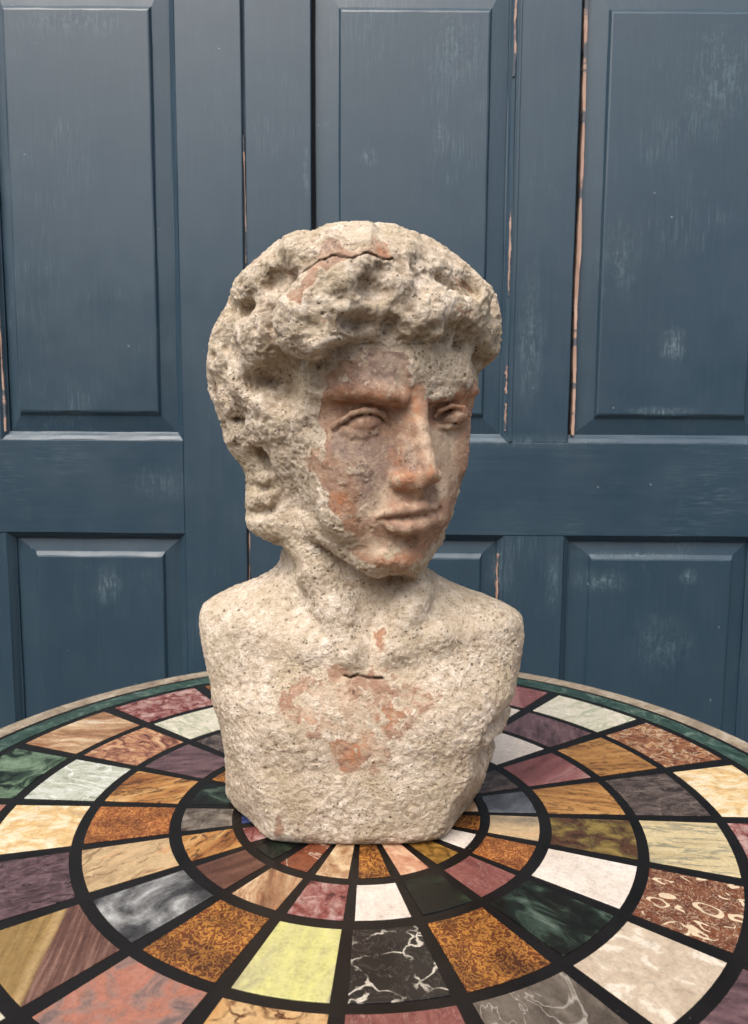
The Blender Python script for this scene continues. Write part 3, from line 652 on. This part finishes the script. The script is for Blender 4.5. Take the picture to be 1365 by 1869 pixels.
# ---- eyes and lids ---------------------------------------------------------------
E('h', 1, L(664, 772, 57.4), (13.5, 11.5, 9.0), 1.2)
E('h', 1, L(822, 762, 55.8), (12, 11.5, 8.4), 1.2)
chain('h', 1, [L(608, 776, 57.5), L(622, 768, 61.5), L(642, 755, 65.6), L(664, 749, 68.2), L(684, 750, 68.6), L(700, 758, 67), L(709, 772, 64)], [1.0, 1.4, 1.8, 2.0, 2.0, 1.9, 1.4], 1.5)
chain('h', 1, [L(628, 783, 60.4), L(646, 790, 62.8), L(664, 793, 64.0), L(684, 789, 64.2), L(702, 780, 62.8)], [.9, 1.2, 1.3, 1.2, .9], 2.2)
chain('h', 1, [L(790, 766, 63.6), L(800, 750, 67), L(820, 741, 67.2), L(841, 744, 63), L(856, 758, 56.5)], [1.1, 1.5, 1.7, 1.5, 1.0], 1.5)
chain('h', 1, [L(792, 770, 62), L(805, 779, 63.2), L(822, 781, 63), L(839, 776, 59.8), L(850, 765, 56)], [.8, 1.1, 1.2, 1.1, .8], 2.2)
chain('h', -1, [L(628, 774, 65), L(640, 765, 67.6), L(655, 759.5, 69.6), L(672, 758, 70), L(688, 763, 69), L(697, 771, 67)], [.8, .9, 1.0, 1.0, .9, .7], .9)
chain('h', -1, [L(632, 777, 65.5), L(646, 784.5, 67.4), L(663, 787.5, 68.4), L(680, 785, 68), L(694, 777, 66.6)], [.8, 1.0, 1.1, 1.0, .7], .9)
chain('h', -1, [L(798, 763, 67), L(808, 752.5, 69), L(822, 748.5, 68.4), L(838, 752, 65), L(848, 760, 61)], [.7, .9, 1.0, .9, .7], .9)
chain('h', -1, [L(799, 768, 66), L(810, 774, 67), L(824, 775.5, 66.4), L(838, 771, 63), L(847, 764, 60)], [.7, 1.0, 1.0, .9, .7], .9)
chain('h', -1, [L(632, 752, 68.5), L(655, 741.5, 71.5), L(684, 741, 72.5), L(706, 750, 71.5), L(716, 764, 68)], [.6, .9, 1.1, 1.4, 1.2], 1.6)
chain('h', -1, [L(786, 762, 69), L(794, 748, 71), L(818, 735, 71), L(842, 738, 66)], [1.2, 1.1, .9, .6], 1.6)
# ---- nose -------------------------------------------------------------------------
chain('h', 1, [L(751, 738, 66), L(750, 775, 66), L(750, 815, 66), L(752, 850, 66.5), L(754, 870, 67.5)], [9, 10.5, 12.5, 13.6, 13], 5)
nose = [L(757, 716, 70), L(761, 748, 71.5), L(766, 780, 75.4), L(773, 812, 79.4), L(780, 842, 83), L(783, 860, 84.5)]
chain('h', 1, nose, [6.2, 6.2, 6.2, 6.4, 6.8, 7.4], 3.5)
C('h', 1, L(728, 876, 71.5), L(777, 866, 83), 6.6, 7.2, 3.5)
C('h', 1, L(728, 878, 70), L(748, 886, 76), 5.0, 4.0, 3)
E('h', 1, L(792, 866, 74), (6.0, 9, 6.0), 5)
C('h', 1, L(770, 884, 82), L(763, 902, 71), 4.6, 4.4, 4)
E('h', -1, L(740, 901, 82), (6.0, 9, 3.0), 2.5)
E('h', -1, L(785, 893, 81), (4.0, 8, 2.6), 2.5)
E('h', -1, L(700, 866, 80), (4, 9, 9), 6)
E('h', -1, L(700, 890, 78), (5, 6, 6), 6)
# ---- cheeks, mouth, chin -----------------------------------------------------------
E('h', 1, L(630, 822, 44), (22, 17, 20), 14)
E('h', 1, L(838, 815, 44), (12, 14, 20), 12)
E('h', -1, L(680, 900, 82), (8, 10, 14), 10)
E('h', 1, L(750, 935, 58), (30, 16, 18), 10)
ul = [L(690, 942, 64.6), L(710, 936, 69.8), L(734, 929, 73.6), L(755, 929, 75.0), L(776, 926, 74.0), L(794, 927, 70.2), L(806, 931, 64.6)]
chain('h', 1, ul, [1.6, 3.2, 4.0, 3.8, 4.0, 3.3, 1.6], 2.2)
ll = [L(698, 951, 64.6), L(718, 960, 69.4), L(742, 964.5, 72.4), L(768, 959, 71.4), L(788, 949, 68.1), L(799, 941, 64.1)]
chain('h', 1, ll, [1.8, 4.6, 6.0, 5.4, 4.2, 1.8], 2.2)
chain('h', -1, [L(688, 944, 69.8), L(712, 944, 75.6), L(734, 940, 79.4), L(754, 940, 80.2), L(774, 937, 79.2), L(792, 936, 75.2), L(806, 933, 68.8)], [1.4, 1.6, 1.7, 1.6, 1.7, 1.6, 1.3], 1.2)
chain('h', -1, [L(681, 932, 71), L(679, 946, 72), L(684, 966, 72)], [2.4, 3.2, 2.2], 4)
E('h', -1, L(811, 933, 73), (3, 6, 4), 4)
E('h', -1, L(742, 992, 80.5), (20, 9.5, 5.0), 5)
E('h', -1, L(762, 914, 82), (2.8, 5.5, 6), 3)
E('h', 1, L(732, 1017, 52), (25, 16, 13), 8)
C('h', 1, L(585, 960, 20), L(690, 1026, 46), 10, 12, 8)
E('h', 1, L(632, 925, 44), (20, 14, 22), 12)
E('h', 1, L(640, 870, 46), (20, 15, 22), 12)
E('h', -1, L(680, 1075, 62), (30, 12, 12), 12)
C('h', 1, L(800, 985, 32), L(765, 1024, 46), 9, 10, 8)
N_FACE = len(OPS)
# ---- neck and chest ------------------------------------------------------------------
chain('w', 1, [w(545, 960, -20), w(575, 1040, -27), w(608, 1110, -35), w(640, 1188, -44)], [13, 10, 8, 6], 16)
chain('w', 1, [w(770, 1050, -14), w(745, 1120, -34), w(710, 1180, -44)], [12, 10, 7], 14)
E('w', -1, w(674, 1150, -60), (13, 17, 27), 9)
chain('w', 1, [w(640, 1190, -44), w(560, 1180, -38), w(450, 1140, -24)], [6, 7, 9], 14)
chain('w', 1, [w(715, 1190, -44), w(800, 1160, -36), w(900, 1140, -14)], [6, 7, 9], 14)
E('w', 1, w(560, 1300, -22), (52, 34, 34), 18)
E('w', 1, w(800, 1290, -22), (50, 34, 34), 18)
E('w', -1, w(936, 1385, -50), (30, 60, 26), 9)
C('w', 1, w(922, 1308, 4), w(866, 1338, -34), 8, 8, 9)
E('w', -1, w(440, 1330, -62), (8, 12, 16), 9)

CRACKS = [  # thin fissures: polyline in the picture plane of the front, depth reference
 ([(551, 498), (562, 485), (580, 470), (600, 462), (617, 460), (637, 468), (648, 464), (665, 457), (685, 460), (700, 470), (712, 469), (722, 463)], 0.9),
 ([(628, 1232), (640, 1237), (655, 1233), (675, 1237), (700, 1238)], 0.8)]

def build_bust():
    # coarse field, then a fine band round the surface
    lo = np.array([-150., -130, -10]); s = 2.2; K = 4
    n = np.array([36, 34, 57])*K//K; dims = np.array([34*K, 32*K, 56*K])
    cg = [lo[i]+s*K*(np.arange(dims[i]//K+2)-0.5+.5) for i in range(3)]
    CX = np.stack(np.meshgrid(*cg, indexing='ij'), -1); cs = CX.shape[:3]
    fc = field(CX.reshape(-1, 3)).reshape(cs)
    fg = [lo[i]+s*np.arange(dims[i]+1) for i in range(3)]
    # trilinear upsample
    def up(a, ax):
        idx = np.arange(dims[ax]+1)/K; i0 = np.floor(idx).astype(int); t = idx-i0
        sh = [1, 1, 1]; sh[ax] = -1; t = t.reshape(sh)
        return np.take(a, i0, ax)*(1-t)+np.take(a, i0+1, ax)*t
    ff = up(up(up(fc, 0), 1), 2).astype(np.float32)
    m = np.abs(ff) < 15; ii = np.argwhere(m)
    ff[m] = field(lo+s*ii)
    # surface nets
    ins = ff < 0; sh = ff.shape
    acc = np.zeros((sh[0]-1, sh[1]-1, sh[2]-1, 3), np.float32); cnt = np.zeros(acc.shape[:3], np.float32)
    offs = [(a, b, c) for a in (0, 1) for b in (0, 1) for c in (0, 1)]
    def sub(a, o): return a[o[0]:o[0]+sh[0]-1, o[1]:o[1]+sh[1]-1, o[2]:o[2]+sh[2]-1]
    for a in offs:
        for ax in range(3):
            if a[ax]: continue
            b = list(a); b[ax] = 1; fa = sub(ff, a); fb = sub(ff, b); x = (fa < 0) != (fb < 0)
            t = np.where(x, fa/np.where(x, fa-fb, 1), 0)
            for k in range(3): acc[..., k] += x*(a[k]+(t if k == ax else 0))
            cnt += x
    act = cnt > 0; vid = -np.ones(act.shape, np.int64); vid[act] = np.arange(act.sum())
    cells = np.argwhere(act); V = lo+s*(cells+acc[act]/cnt[act][:, None])
    Q = []
    for ax in range(3):
        u, v = (ax+1) % 3, (ax+2) % 3
        sl0 = [slice(None)]*3; sl1 = [slice(None)]*3; sl0[ax] = slice(0, -1); sl1[ax] = slice(1, None)
        x = ins[tuple(sl0)] != ins[tuple(sl1)]; e = np.argwhere(x)
        ok = (e[:, u] > 0) & (e[:, v] > 0) & (e[:, u] < sh[u]-1) & (e[:, v] < sh[v]-1); e = e[ok]
        d = ins[tuple(e.T)]
        def g(du, dv): c = e.copy(); c[:, u] -= du; c[:, v] -= dv; return vid[tuple(c.T)]
        q = np.stack([g(0, 0), g(1, 0), g(1, 1), g(0, 1)], 1); q[~d] = q[~d][:, ::-1]; Q.append(q)
    Q = np.concatenate(Q); Q = Q[(Q >= 0).all(1)]
    def grad(P, f0):
        h = .35; return np.stack([field(P+np.eye(3)[i]*h)-f0 for i in range(3)], 1)/h
    def project(P, it):
        for _ in range(it):
            f0 = field(P); g = grad(P, f0); g2 = np.maximum((g*g).sum(1), .15)
            P = P-np.clip(f0/g2, -1.5, 1.5)[:, None]*g
        return P
    V = project(V, 1)
    # split every quad in four
    E_ = np.sort(np.concatenate([Q[:, [0, 1]], Q[:, [1, 2]], Q[:, [2, 3]], Q[:, [3, 0]]]), 1)
    key = E_[:, 0]*len(V)+E_[:, 1]; uq, inv = np.unique(key, return_inverse=True); inv = inv.reshape(4, -1)
    em = (V[uq//len(V)]+V[uq % len(V)])/2; fm = V[Q].mean(1); nV = len(V)
    e = inv+nV; fcid = nV+len(uq)+np.arange(len(Q))
    V = np.concatenate([V, em, fm])
    F = np.concatenate([np.stack([Q[:, i], e[i], fcid, e[(i+3) % 4]], 1) for i in range(4)])
    V = project(V, 2)
    f0 = field(V); N = grad(V, f0); N /= np.maximum(np.linalg.norm(N, axis=1), 1e-6)[:, None]
    return V, F, N

def img(P):                                  # front elevation coordinates of a surface point
    d = P/MM-CAM; z = d@FW; return 682.5+FOC*(d@RT)/z, 934.5-FOC*(d@UP)/z
def polysd(u, v, poly):
    """signed distance to a closed outline, negative inside"""
    p = np.array(poly, float); q = np.roll(p, -1, 0); best = np.full(len(u), 1e9); ins = np.zeros(len(u), bool)
    for (x0, y0), (x1, y1) in zip(p, q):
        ex, ey = x1-x0, y1-y0; t = np.clip(((u-x0)*ex+(v-y0)*ey)/(ex*ex+ey*ey), 0, 1)
        best = np.minimum(best, np.hypot(u-x0-t*ex, v-y0-t*ey))
        c = ((y0 > v) != (y1 > v)) & (u < ex*(v-y0)/(ey if ey else 1e-9)+x0); ins ^= c
    return np.where(ins, -best, best)
def linesd(u, v, pts):
    best = np.full(len(u), 1e9)
    for (x0, y0), (x1, y1) in zip(pts[:-1], pts[1:]):
        ex, ey = x1-x0, y1-y0; t = np.clip(((u-x0)*ex+(v-y0)*ey)/(ex*ex+ey*ey), 0, 1)
        best = np.minimum(best, np.hypot(u-x0-t*ex, v-y0-t*ey))
    return best
CLAY_FACE = [[(580, 735), (598, 690), (625, 655), (660, 640), (745, 640), (742, 702), (766, 704), (776, 722), (806, 725), (830, 714), (850, 702), (900, 690), (900, 860), (850, 872), (836, 915), (820, 950),
              (804, 993), (786, 1024), (740, 1046), (690, 1036), (636, 1012), (630, 1000), (658, 992), (640, 982), (630, 958), (606, 929), (599, 898), (584, 868), (560, 842), (566, 825), (592, 818), (594, 790), (578, 772)]]
CLAY_CHEST = [[(505, 1268), (522, 1250), (560, 1244), (588, 1262), (592, 1290), (560, 1300), (516, 1296)], [(528, 1316), (560, 1304), (592, 1300), (612, 1320), (590, 1334), (552, 1332)],
              [(596, 1236), (620, 1212), (650, 1224), (690, 1232), (720, 1248), (716, 1268), (660, 1276), (650, 1296), (634, 1330), (620, 1300), (612, 1270)], [(672, 1304), (700, 1290), (748, 1292), (752, 1306), (735, 1322), (690, 1334), (668, 1326)],
              [(590, 1350), (640, 1346), (672, 1336), (694, 1352), (692, 1380), (664, 1400), (668, 1418), (622, 1406), (604, 1382)], [(740, 1262), (800, 1266), (812, 1278), (780, 1284), (742, 1276)],
              [(690, 1146), (703, 1148), (698, 1178), (680, 1200), (684, 1170)], [(492, 1498), (512, 1496), (520, 1518), (500, 1522)]]
CLAY_HAIR = [[(578, 432), (615, 428), (628, 440), (640, 452), (662, 446), (690, 420), (715, 440), (722, 462), (700, 470), (668, 456), (640, 466), (615, 480), (600, 500), (575, 486), (585, 462)],
             [(534, 520), (560, 490), (586, 480), (580, 506), (556, 526), (545, 560), (528, 556)], [(836, 494), (850, 500), (872, 532), (864, 536), (844, 518)], [(834, 560), (860, 562), (856, 572), (838, 570)], [(582, 584), (594, 584), (594, 596), (584, 596)], [(516, 480), (532, 488), (526, 502), (514, 496)]]

V, F, N = build_bust()
print('bust', len(V), len(F))
u, v = img(V); u0, v0 = u, v; front = V[:, 1] < 40
Pn = V
wu = u+fbm(Pn, 14, 3, 40)*16; wv = v+fbm(Pn, 14, 3, 44)*16
def soft(polys, wdt=5):
    m = np.zeros(len(V))
    for p in polys: m = np.maximum(m, 1-sstep(-wdt, wdt, polysd(wu, wv, p)))
    return m*front
Hh = to_head(V)
mface = soft(CLAY_FACE, 7)*(Hh[:, 1] > -5)
mchest = np.maximum(soft(CLAY_CHEST, 13), .60*soft([[(500, 1250), (590, 1215), (700, 1215), (820, 1262), (800, 1300), (745, 1345), (700, 1420), (620, 1420), (560, 1345), (505, 1310)]], 22)); mhair = soft(CLAY_HAIR, 4)
n1 = fbm(Pn, 26, 4, 2); n2 = fbm(Pn, 9, 4, 6); n3 = fbm(Pn, 3.6, 3, 9); ridg = 1-np.abs(fbm(Pn, 7.5, 3, 21))*2.2
isl = sstep(.20, .34, n2+.25*fbm(Pn, 30, 2, 33))            # lime islands left on the clay
feat = 1-sstep(-4, 14, polysd(u, v, [(590, 725), (720, 715), (750, 690), (872, 715), (868, 800), (820, 900), (815, 945), (780, 990), (700, 985), (690, 950), (700, 870), (620, 810)]))
clay = np.clip(mface*(1-isl*.5*(1-feat))+mchest*(1-isl*.7)*.9+mhair*.75, 0, 1)
crust = 1-clay
hairm = sstep(0, 8, 0*Pn[:, 2]+(Pn[:, 2]-(355-60*sstep(20, 70, -Hh[:, 0])-0*Hh[:, 1])))*1.0
hairm = np.where((Hh[:, 1] > 60) & (Pn[:, 2] < 372), 0, hairm)
disp = crust*(.6+n2*.7+n3*.7+(ridg-.5)*.25)
hr = fbm(Pn, 17, 3, 60); disp += hairm*(1-.65*sstep(420, 448, Pn[:, 2]))*(n1*1.8+hr*2.0+(.45-np.abs(fbm(Pn, 22, 2, 63))*2.2).clip(-.8, .45)*1.9+(.4-np.abs(fbm(Pn, 9, 2, 66))*2.2).clip(-.6, .4)*.8)*crust
body = sstep(215, 200, Pn[:, 2]); disp += body*crust*(n1*1.5+fbm(Pn, 5.0, 3, 70)*.45)
disp = disp*(1-.45*mchest*(1-clay)); d3, i3 = worley(Pn, 7.0, 4); p_clay = (1-sstep(.08, .17, d3))*(i3 < .35)*1.0
disp += clay*(n2*.35+n3*.28)*(1-.4*feat)-clay*p_clay
# worm-like scabs along the neck and jaw
nk = sstep(190, 215, Pn[:, 2])*sstep(330, 290, Pn[:, 2])*crust; disp += nk*(1-np.abs(fbm(Pn, 6.5, 2, 81))*4).clip(0, 1)*.7
# open pores

d1, i1 = worley(Pn, 5.2, 1); d2, i2 = worley(Pn, 2.9, 2)
dens = sstep(-.1, .35, fbm(Pn, 22, 3, 50))
p1 = (1-sstep(.10, .24, d1))*(i1 < .06+.30*dens*hairm+.06*dens); p2 = (1-sstep(.14, .34, d2))*(i2 < .16*dens+.02)
pore = np.maximum(p1, p2*.8)*np.clip(crust*1.2-.1, 0, 1)
disp -= p1*1.5*crust+p2*.8*crust
crk = np.zeros(len(V))
for pts, wd in CRACKS:
    dd = linesd(u+n2*5, v+fbm(Pn, 10, 3, 133)*5, pts); c = (1-sstep(1.2*wd, 3.4*wd, dd))*front*(N[:, 1] < .4)*(.75+.25*sstep(-.5, .1, fbm(Pn, 9, 2, 130))); crk = np.maximum(crk, c)
disp -= crk*2.6
disp += crust*fbm(Pn, 2.4, 2, 55)*.55
keep = sstep(0, 4, V[:, 2]); D = V+N*(disp*np.maximum(keep, .25))[:, None]
D[:, 2] = np.maximum(D[:, 2], .35)
# ease the outline towards the profile measured for the head and shoulders
LEFT = [(640, 377), (665, 377), (716, 379), (746, 394), (789, 405), (823, 415), (852, 443), (895, 449), (916, 447), (954, 448), (976, 458), (984, 488), (997, 504), (1022, 511), (1034, 504), (1060, 448), (1085, 392), (1102, 368), (1135, 362.5), (1168, 366), (1214, 375), (1250, 384.5), (1280, 385), (1325, 401), (1381, 410), (1452, 412), (1475, 429), (1500, 456)]
RIGHT = [(641, 914), (662, 900), (673, 877), (692, 876), (717, 872), (750, 861), (810, 857), (844, 855), (878, 844), (912, 834), (954, 821), (993, 806), (1025, 785), (1031, 781), (1055, 809), (1074, 860), (1092, 903), (1104, 935), (1125, 954), (1168, 957), (1214, 950), (1261, 940), (1318, 926), (1344, 910), (1386, 896), (1438, 879), (1484, 846)]
DOME = [(377, 690), (377, 645), (386, 602), (400, 575), (413, 556), (426, 513), (440, 495), (451, 486), (470, 469), (487, 454), (517, 430), (547, 418), (572, 419), (598, 408), (649, 403), (691, 405), (721, 408), (742, 417), (785, 432), (819, 454), (849, 477), (878, 503), (904, 530), (912, 560), (917, 602), (914, 641), (900, 662), (890, 680)]
def smooth1(a, n): k = np.hanning(n+2)[1:-1]; k /= k.sum(); return np.convolve(np.pad(a, n//2, mode='edge'), k, 'valid')
CX0, CY0 = 650.0, 640.0
for _ in range(3):
    u, v = img(D); mmpx = (D[:, 1]/MM-CAM[1])/FOC*MM
    th = np.degrees(np.arctan2(CY0-v, CX0-u)); rr = np.hypot(u-CX0, v-CY0)          # 0 = left, 90 = top, 180 = right
    th = np.where(th < -90, th+360, th); dome = np.array(DOME, float)
    td = np.degrees(np.arctan2(CY0-dome[:, 1], CX0-dome[:, 0])); td = np.where(td < -90, td+360, td); rd = np.hypot(dome[:, 0]-CX0, dome[:, 1]-CY0)
    nb = 100; lo_, hi_ = -10.0, 190.0; e = np.zeros(nb); bi = ((th-lo_)/2).astype(int); ok = (th >= lo_) & (bi < nb); np.maximum.at(e, bi[ok], rr[ok])
    cen = lo_+2*(np.arange(nb)+.5); dlt = smooth1(np.clip(np.interp(cen, td, rd)-e, -40, 30), 3)
    dr = np.interp(th, cen, dlt)*sstep(-9, 3, th)*sstep(189, 177, th)*(1-sstep(0, 120, np.interp(th, cen, smooth1(e, 5))-rr))
    D[:, 0] += dr*(u-CX0)/np.maximum(rr, 1)*mmpx; D[:, 2] -= dr*(v-CY0)/np.maximum(rr, 1)*mmpx
for _ in range(2):
    u, v = img(D); mmpx = (D[:, 1]/MM-CAM[1])/FOC*MM
    for tgt, sgn, axis in ((LEFT, -1, 0), (RIGHT, 1, 0)):
        tgt = np.array(tgt, float); a_, b_ = (v, u) if axis == 0 else (u, v)
        lo_, hi_ = tgt[0, 0], tgt[-1, 0]; nb = int((hi_-lo_)/3); e = np.full(nb, -1e9)
        bi = ((a_-lo_)/3).astype(int); ok = (bi >= 0) & (bi < nb); np.maximum.at(e, bi[ok], sgn*b_[ok]); e = sgn*e
        cen = lo_+3*(np.arange(nb)+.5); dlt = smooth1(np.clip(np.interp(cen, tgt[:, 0], tgt[:, 1])-smooth1(e, 7), -26, 26), 21)
        d_ = np.interp(a_, cen, dlt)*sstep(lo_-5, lo_+25, a_)*sstep(hi_+40, hi_-20, a_); ed = np.interp(a_, cen, smooth1(e, 21))
        wt = 1-sstep(0, 110 if axis == 0 else 90, np.abs(b_-ed))
        if axis == 0: D[:, 0] += d_*wt*mmpx
        else: D[:, 2] -= d_*wt*mmpx
me = bpy.data.meshes.new('bust')
me.vertices.add(len(D)); me.vertices.foreach_set('co', (D/MM).astype(np.float32).ravel())
me.loops.add(len(F)*4); me.loops.foreach_set('vertex_index', F.astype(np.int32).ravel())
me.polygons.add(len(F)); me.polygons.foreach_set('loop_start', np.arange(0, len(F)*4, 4, dtype=np.int32))
me.polygons.foreach_set('loop_total', np.full(len(F), 4, np.int32)); me.update(calc_edges=True); me.validate()
me.polygons.foreach_set('use_smooth', np.ones(len(me.polygons), bool))
bust = bpy.data.objects.new('bust', me); COL.objects.link(bust)
tag(bust, 'weathered terracotta bust of a curly-haired youth crusted with pale lichen, standing on the stone-inlaid table', 'bust')
def attr(name, a):
    at = me.attributes.new(name, 'FLOAT', 'POINT'); at.data.foreach_set('value', a.astype(np.float32))
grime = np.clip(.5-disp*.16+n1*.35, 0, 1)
def patch(polys, wdt, nz=10):
    m = np.zeros(len(V)); uu = u0+fbm(Pn, 12, 4, 140)*nz*2; vv = v0+fbm(Pn, 12, 4, 144)*nz*2
    for p in polys: m = np.maximum(m, 1-sstep(-wdt, wdt, polysd(uu, vv, p)))
    return m
film = patch([[(606, 780), (640, 800), (722, 805), (712, 850), (700, 905), (690, 930), (662, 905), (640, 850), (612, 830)], [(650, 630), (742, 640), (735, 705), (640, 700)], [(737, 800), (758, 815), (762, 862), (742, 866)], [(520, 1262), (600, 1262), (610, 1290), (560, 1300)], [(560, 420), (620, 430), (600, 450), (566, 445)]], 12)
pale = patch([[(790, 790), (838, 785), (846, 830), (826, 900), (800, 915), (792, 860)], [(690, 880), (712, 885), (706, 935), (660, 950), (648, 935)], [(640, 975), (700, 985), (742, 992), (770, 1005), (720, 1012), (660, 1010)], [(762, 760), (778, 762), (792, 860), (780, 862)],
              [(540, 1290), (600, 1240), (640, 1240), (640, 1300), (690, 1300), (700, 1400), (640, 1350), (560, 1320)], [(620, 410), (700, 412), (690, 450), (630, 450)]], 10)
film = np.clip(film*1.0+.4*sstep(0, .5, fbm(Pn, 16, 4, 90)), 0, 1); pale = np.clip(pale*.75+.4*sstep(.15, .5, fbm(Pn, 11, 4, 95)), 0, 1)
# vertex masks that steer the clay and crust colours
attr('clay', clay); attr('pore', np.maximum(pore, crk)); attr('grime', grime); orng = patch([[(590, 716), (650, 712), (735, 722), (735, 742), (600, 742)], [(780, 725), (868, 712), (862, 745), (790, 745)], [(710, 820), (730, 820), (728, 850), (710, 850)], [(712, 868), (760, 862), (800, 850), (800, 880), (720, 892)], [(592, 900), (640, 905), (650, 975), (615, 950)], [(640, 1005), (700, 1015), (790, 990), (780, 1030), (700, 1040)], [(590, 1352), (650, 1346), (672, 1340), (660, 1400), (622, 1408)], [(690, 1292), (750, 1294), (740, 1316), (690, 1318)], [(530, 1316), (575, 1306), (580, 1328), (545, 1330)], [(505, 1262), (540, 1250), (530, 1290)], [(684, 1150), (702, 1150), (698, 1180), (684, 1186)], [(690, 420), (722, 440), (716, 466), (690, 462)], [(738, 700), (770, 704), (776, 760), (740, 770)]], 10, 8)
attr('orange', orng); attr('film', film); attr('pale', pale)
t = NT('weathered_terracotta'); co = t.n('TexCoord').outputs['Object']
A = lambda n: t.n('Attribute', attribute_name=n).outputs['Fac']
clayA, poreA, grA, fiA = A('clay'), A('pore'), A('grime'), A('film')
nf = t.noise(co, 520, 5, .75); nm = t.noise(co, 150, 6, .7); nl = t.noise(co, 26, 5, .6)
cr = t.ramp(nm, [(.32, srgb(154, 133, 112)), (.42, srgb(198, 180, 157)), (.54, srgb(220, 204, 184)), (.67, srgb(240, 227, 212))])
cr = t.mix(t.ramp(nl, [(.42, 0.), (.62, .6)]), cr, srgb(190, 170, 142))
cr = t.mix(t.ramp(t.noise(co, 15, 4), [(.5, 0.), (.66, .4)]), cr, srgb(160, 144, 108))
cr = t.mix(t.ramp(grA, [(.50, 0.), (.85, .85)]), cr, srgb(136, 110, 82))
cr = t.mix(t.ramp(nf, [(.56, 0.), (.70, .75)]), cr, srgb(104, 84, 64))
dv = t.n('VectorMath', operation='MULTIPLY_ADD'); dn = t.n('TexNoise', i_Vector=co); dn.inputs['Scale'].default_value = 600; dn.inputs['Detail'].default_value = 2; t.t.links.new(dn.outputs['Color'], dv.inputs[0]); dv.inputs[1].default_value = (.0022,)*3; t.t.links.new(co, dv.inputs[2])
vo = t.n('TexVoronoi', i_Vector=dv.outputs[0], i_Scale=380.0); sepv = t.n('SeparateColor', i_0=vo.outputs['Color'])
dots = t.math('MULTIPLY', t.ramp(vo.outputs['Distance'], [(.10, 1.), (.36, 0.)]), t.math('LESS_THAN', sepv.outputs[0], t.ramp(t.noise(co, 40, 4, .65), [(.46, .02), (.66, .6)])))
dots = t.math('MULTIPLY', dots, t.math('SUBTRACT', 1.0, t.math('MULTIPLY', clayA, .9)))
hv = t.n('HueSaturation', i_4=cr); hv.inputs['Saturation'].default_value = .93; hv.inputs['Value'].default_value = 1.05; cr = hv.outputs[0]
tc = t.ramp(t.noise(co, 60, 5, .65), [(.28, srgb(132, 102, 86)), (.46, srgb(164, 130, 108)), (.62, srgb(176, 144, 122)), (.78, srgb(192, 166, 146))])

tc = t.mix(t.math('MULTIPLY', fiA, t.ramp(t.noise(co, 75, 6, .72), [(.30, .5), (.54, 1.)])), tc, t.ramp(t.noise(co, 130, 5, .7), [(.35, srgb(132, 110, 100)), (.65, srgb(172, 150, 136))]))
tc = t.mix(t.math('MULTIPLY', A('pale'), t.ramp(t.noise(co, 110, 6, .72), [(.34, .3), (.54, 1.)])), tc, srgb(210, 190, 166))
tc = t.mix(t.math('MULTIPLY', A('orange'), t.ramp(t.noise(co, 90, 5, .7), [(.38, .1), (.60, .75)])), tc, srgb(190, 128, 90))
tc = t.mix(t.ramp(t.noise(co, 140, 6, .75), [(.52, 0.), (.62, .8)]), tc, srgb(192, 170, 146))
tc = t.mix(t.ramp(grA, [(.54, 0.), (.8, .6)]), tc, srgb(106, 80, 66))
tc = t.mix(t.ramp(t.noise(co, 170, 5, .75), [(.59, 0.), (.67, .8)]), tc, srgb(92, 68, 58))
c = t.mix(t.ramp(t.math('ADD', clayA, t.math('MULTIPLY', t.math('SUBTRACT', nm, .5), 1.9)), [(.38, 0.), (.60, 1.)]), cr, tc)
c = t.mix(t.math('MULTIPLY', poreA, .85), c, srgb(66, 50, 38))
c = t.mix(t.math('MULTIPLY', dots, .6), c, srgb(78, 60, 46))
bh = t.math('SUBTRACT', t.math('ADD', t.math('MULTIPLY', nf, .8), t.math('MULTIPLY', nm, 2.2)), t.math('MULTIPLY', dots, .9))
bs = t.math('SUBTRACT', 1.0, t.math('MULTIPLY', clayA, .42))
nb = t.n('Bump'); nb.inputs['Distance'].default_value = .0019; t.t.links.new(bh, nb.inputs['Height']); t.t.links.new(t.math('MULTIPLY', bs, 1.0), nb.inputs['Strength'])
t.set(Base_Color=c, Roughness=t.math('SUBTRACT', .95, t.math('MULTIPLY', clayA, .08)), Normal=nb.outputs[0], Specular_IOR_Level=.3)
me.materials.append(t.m)
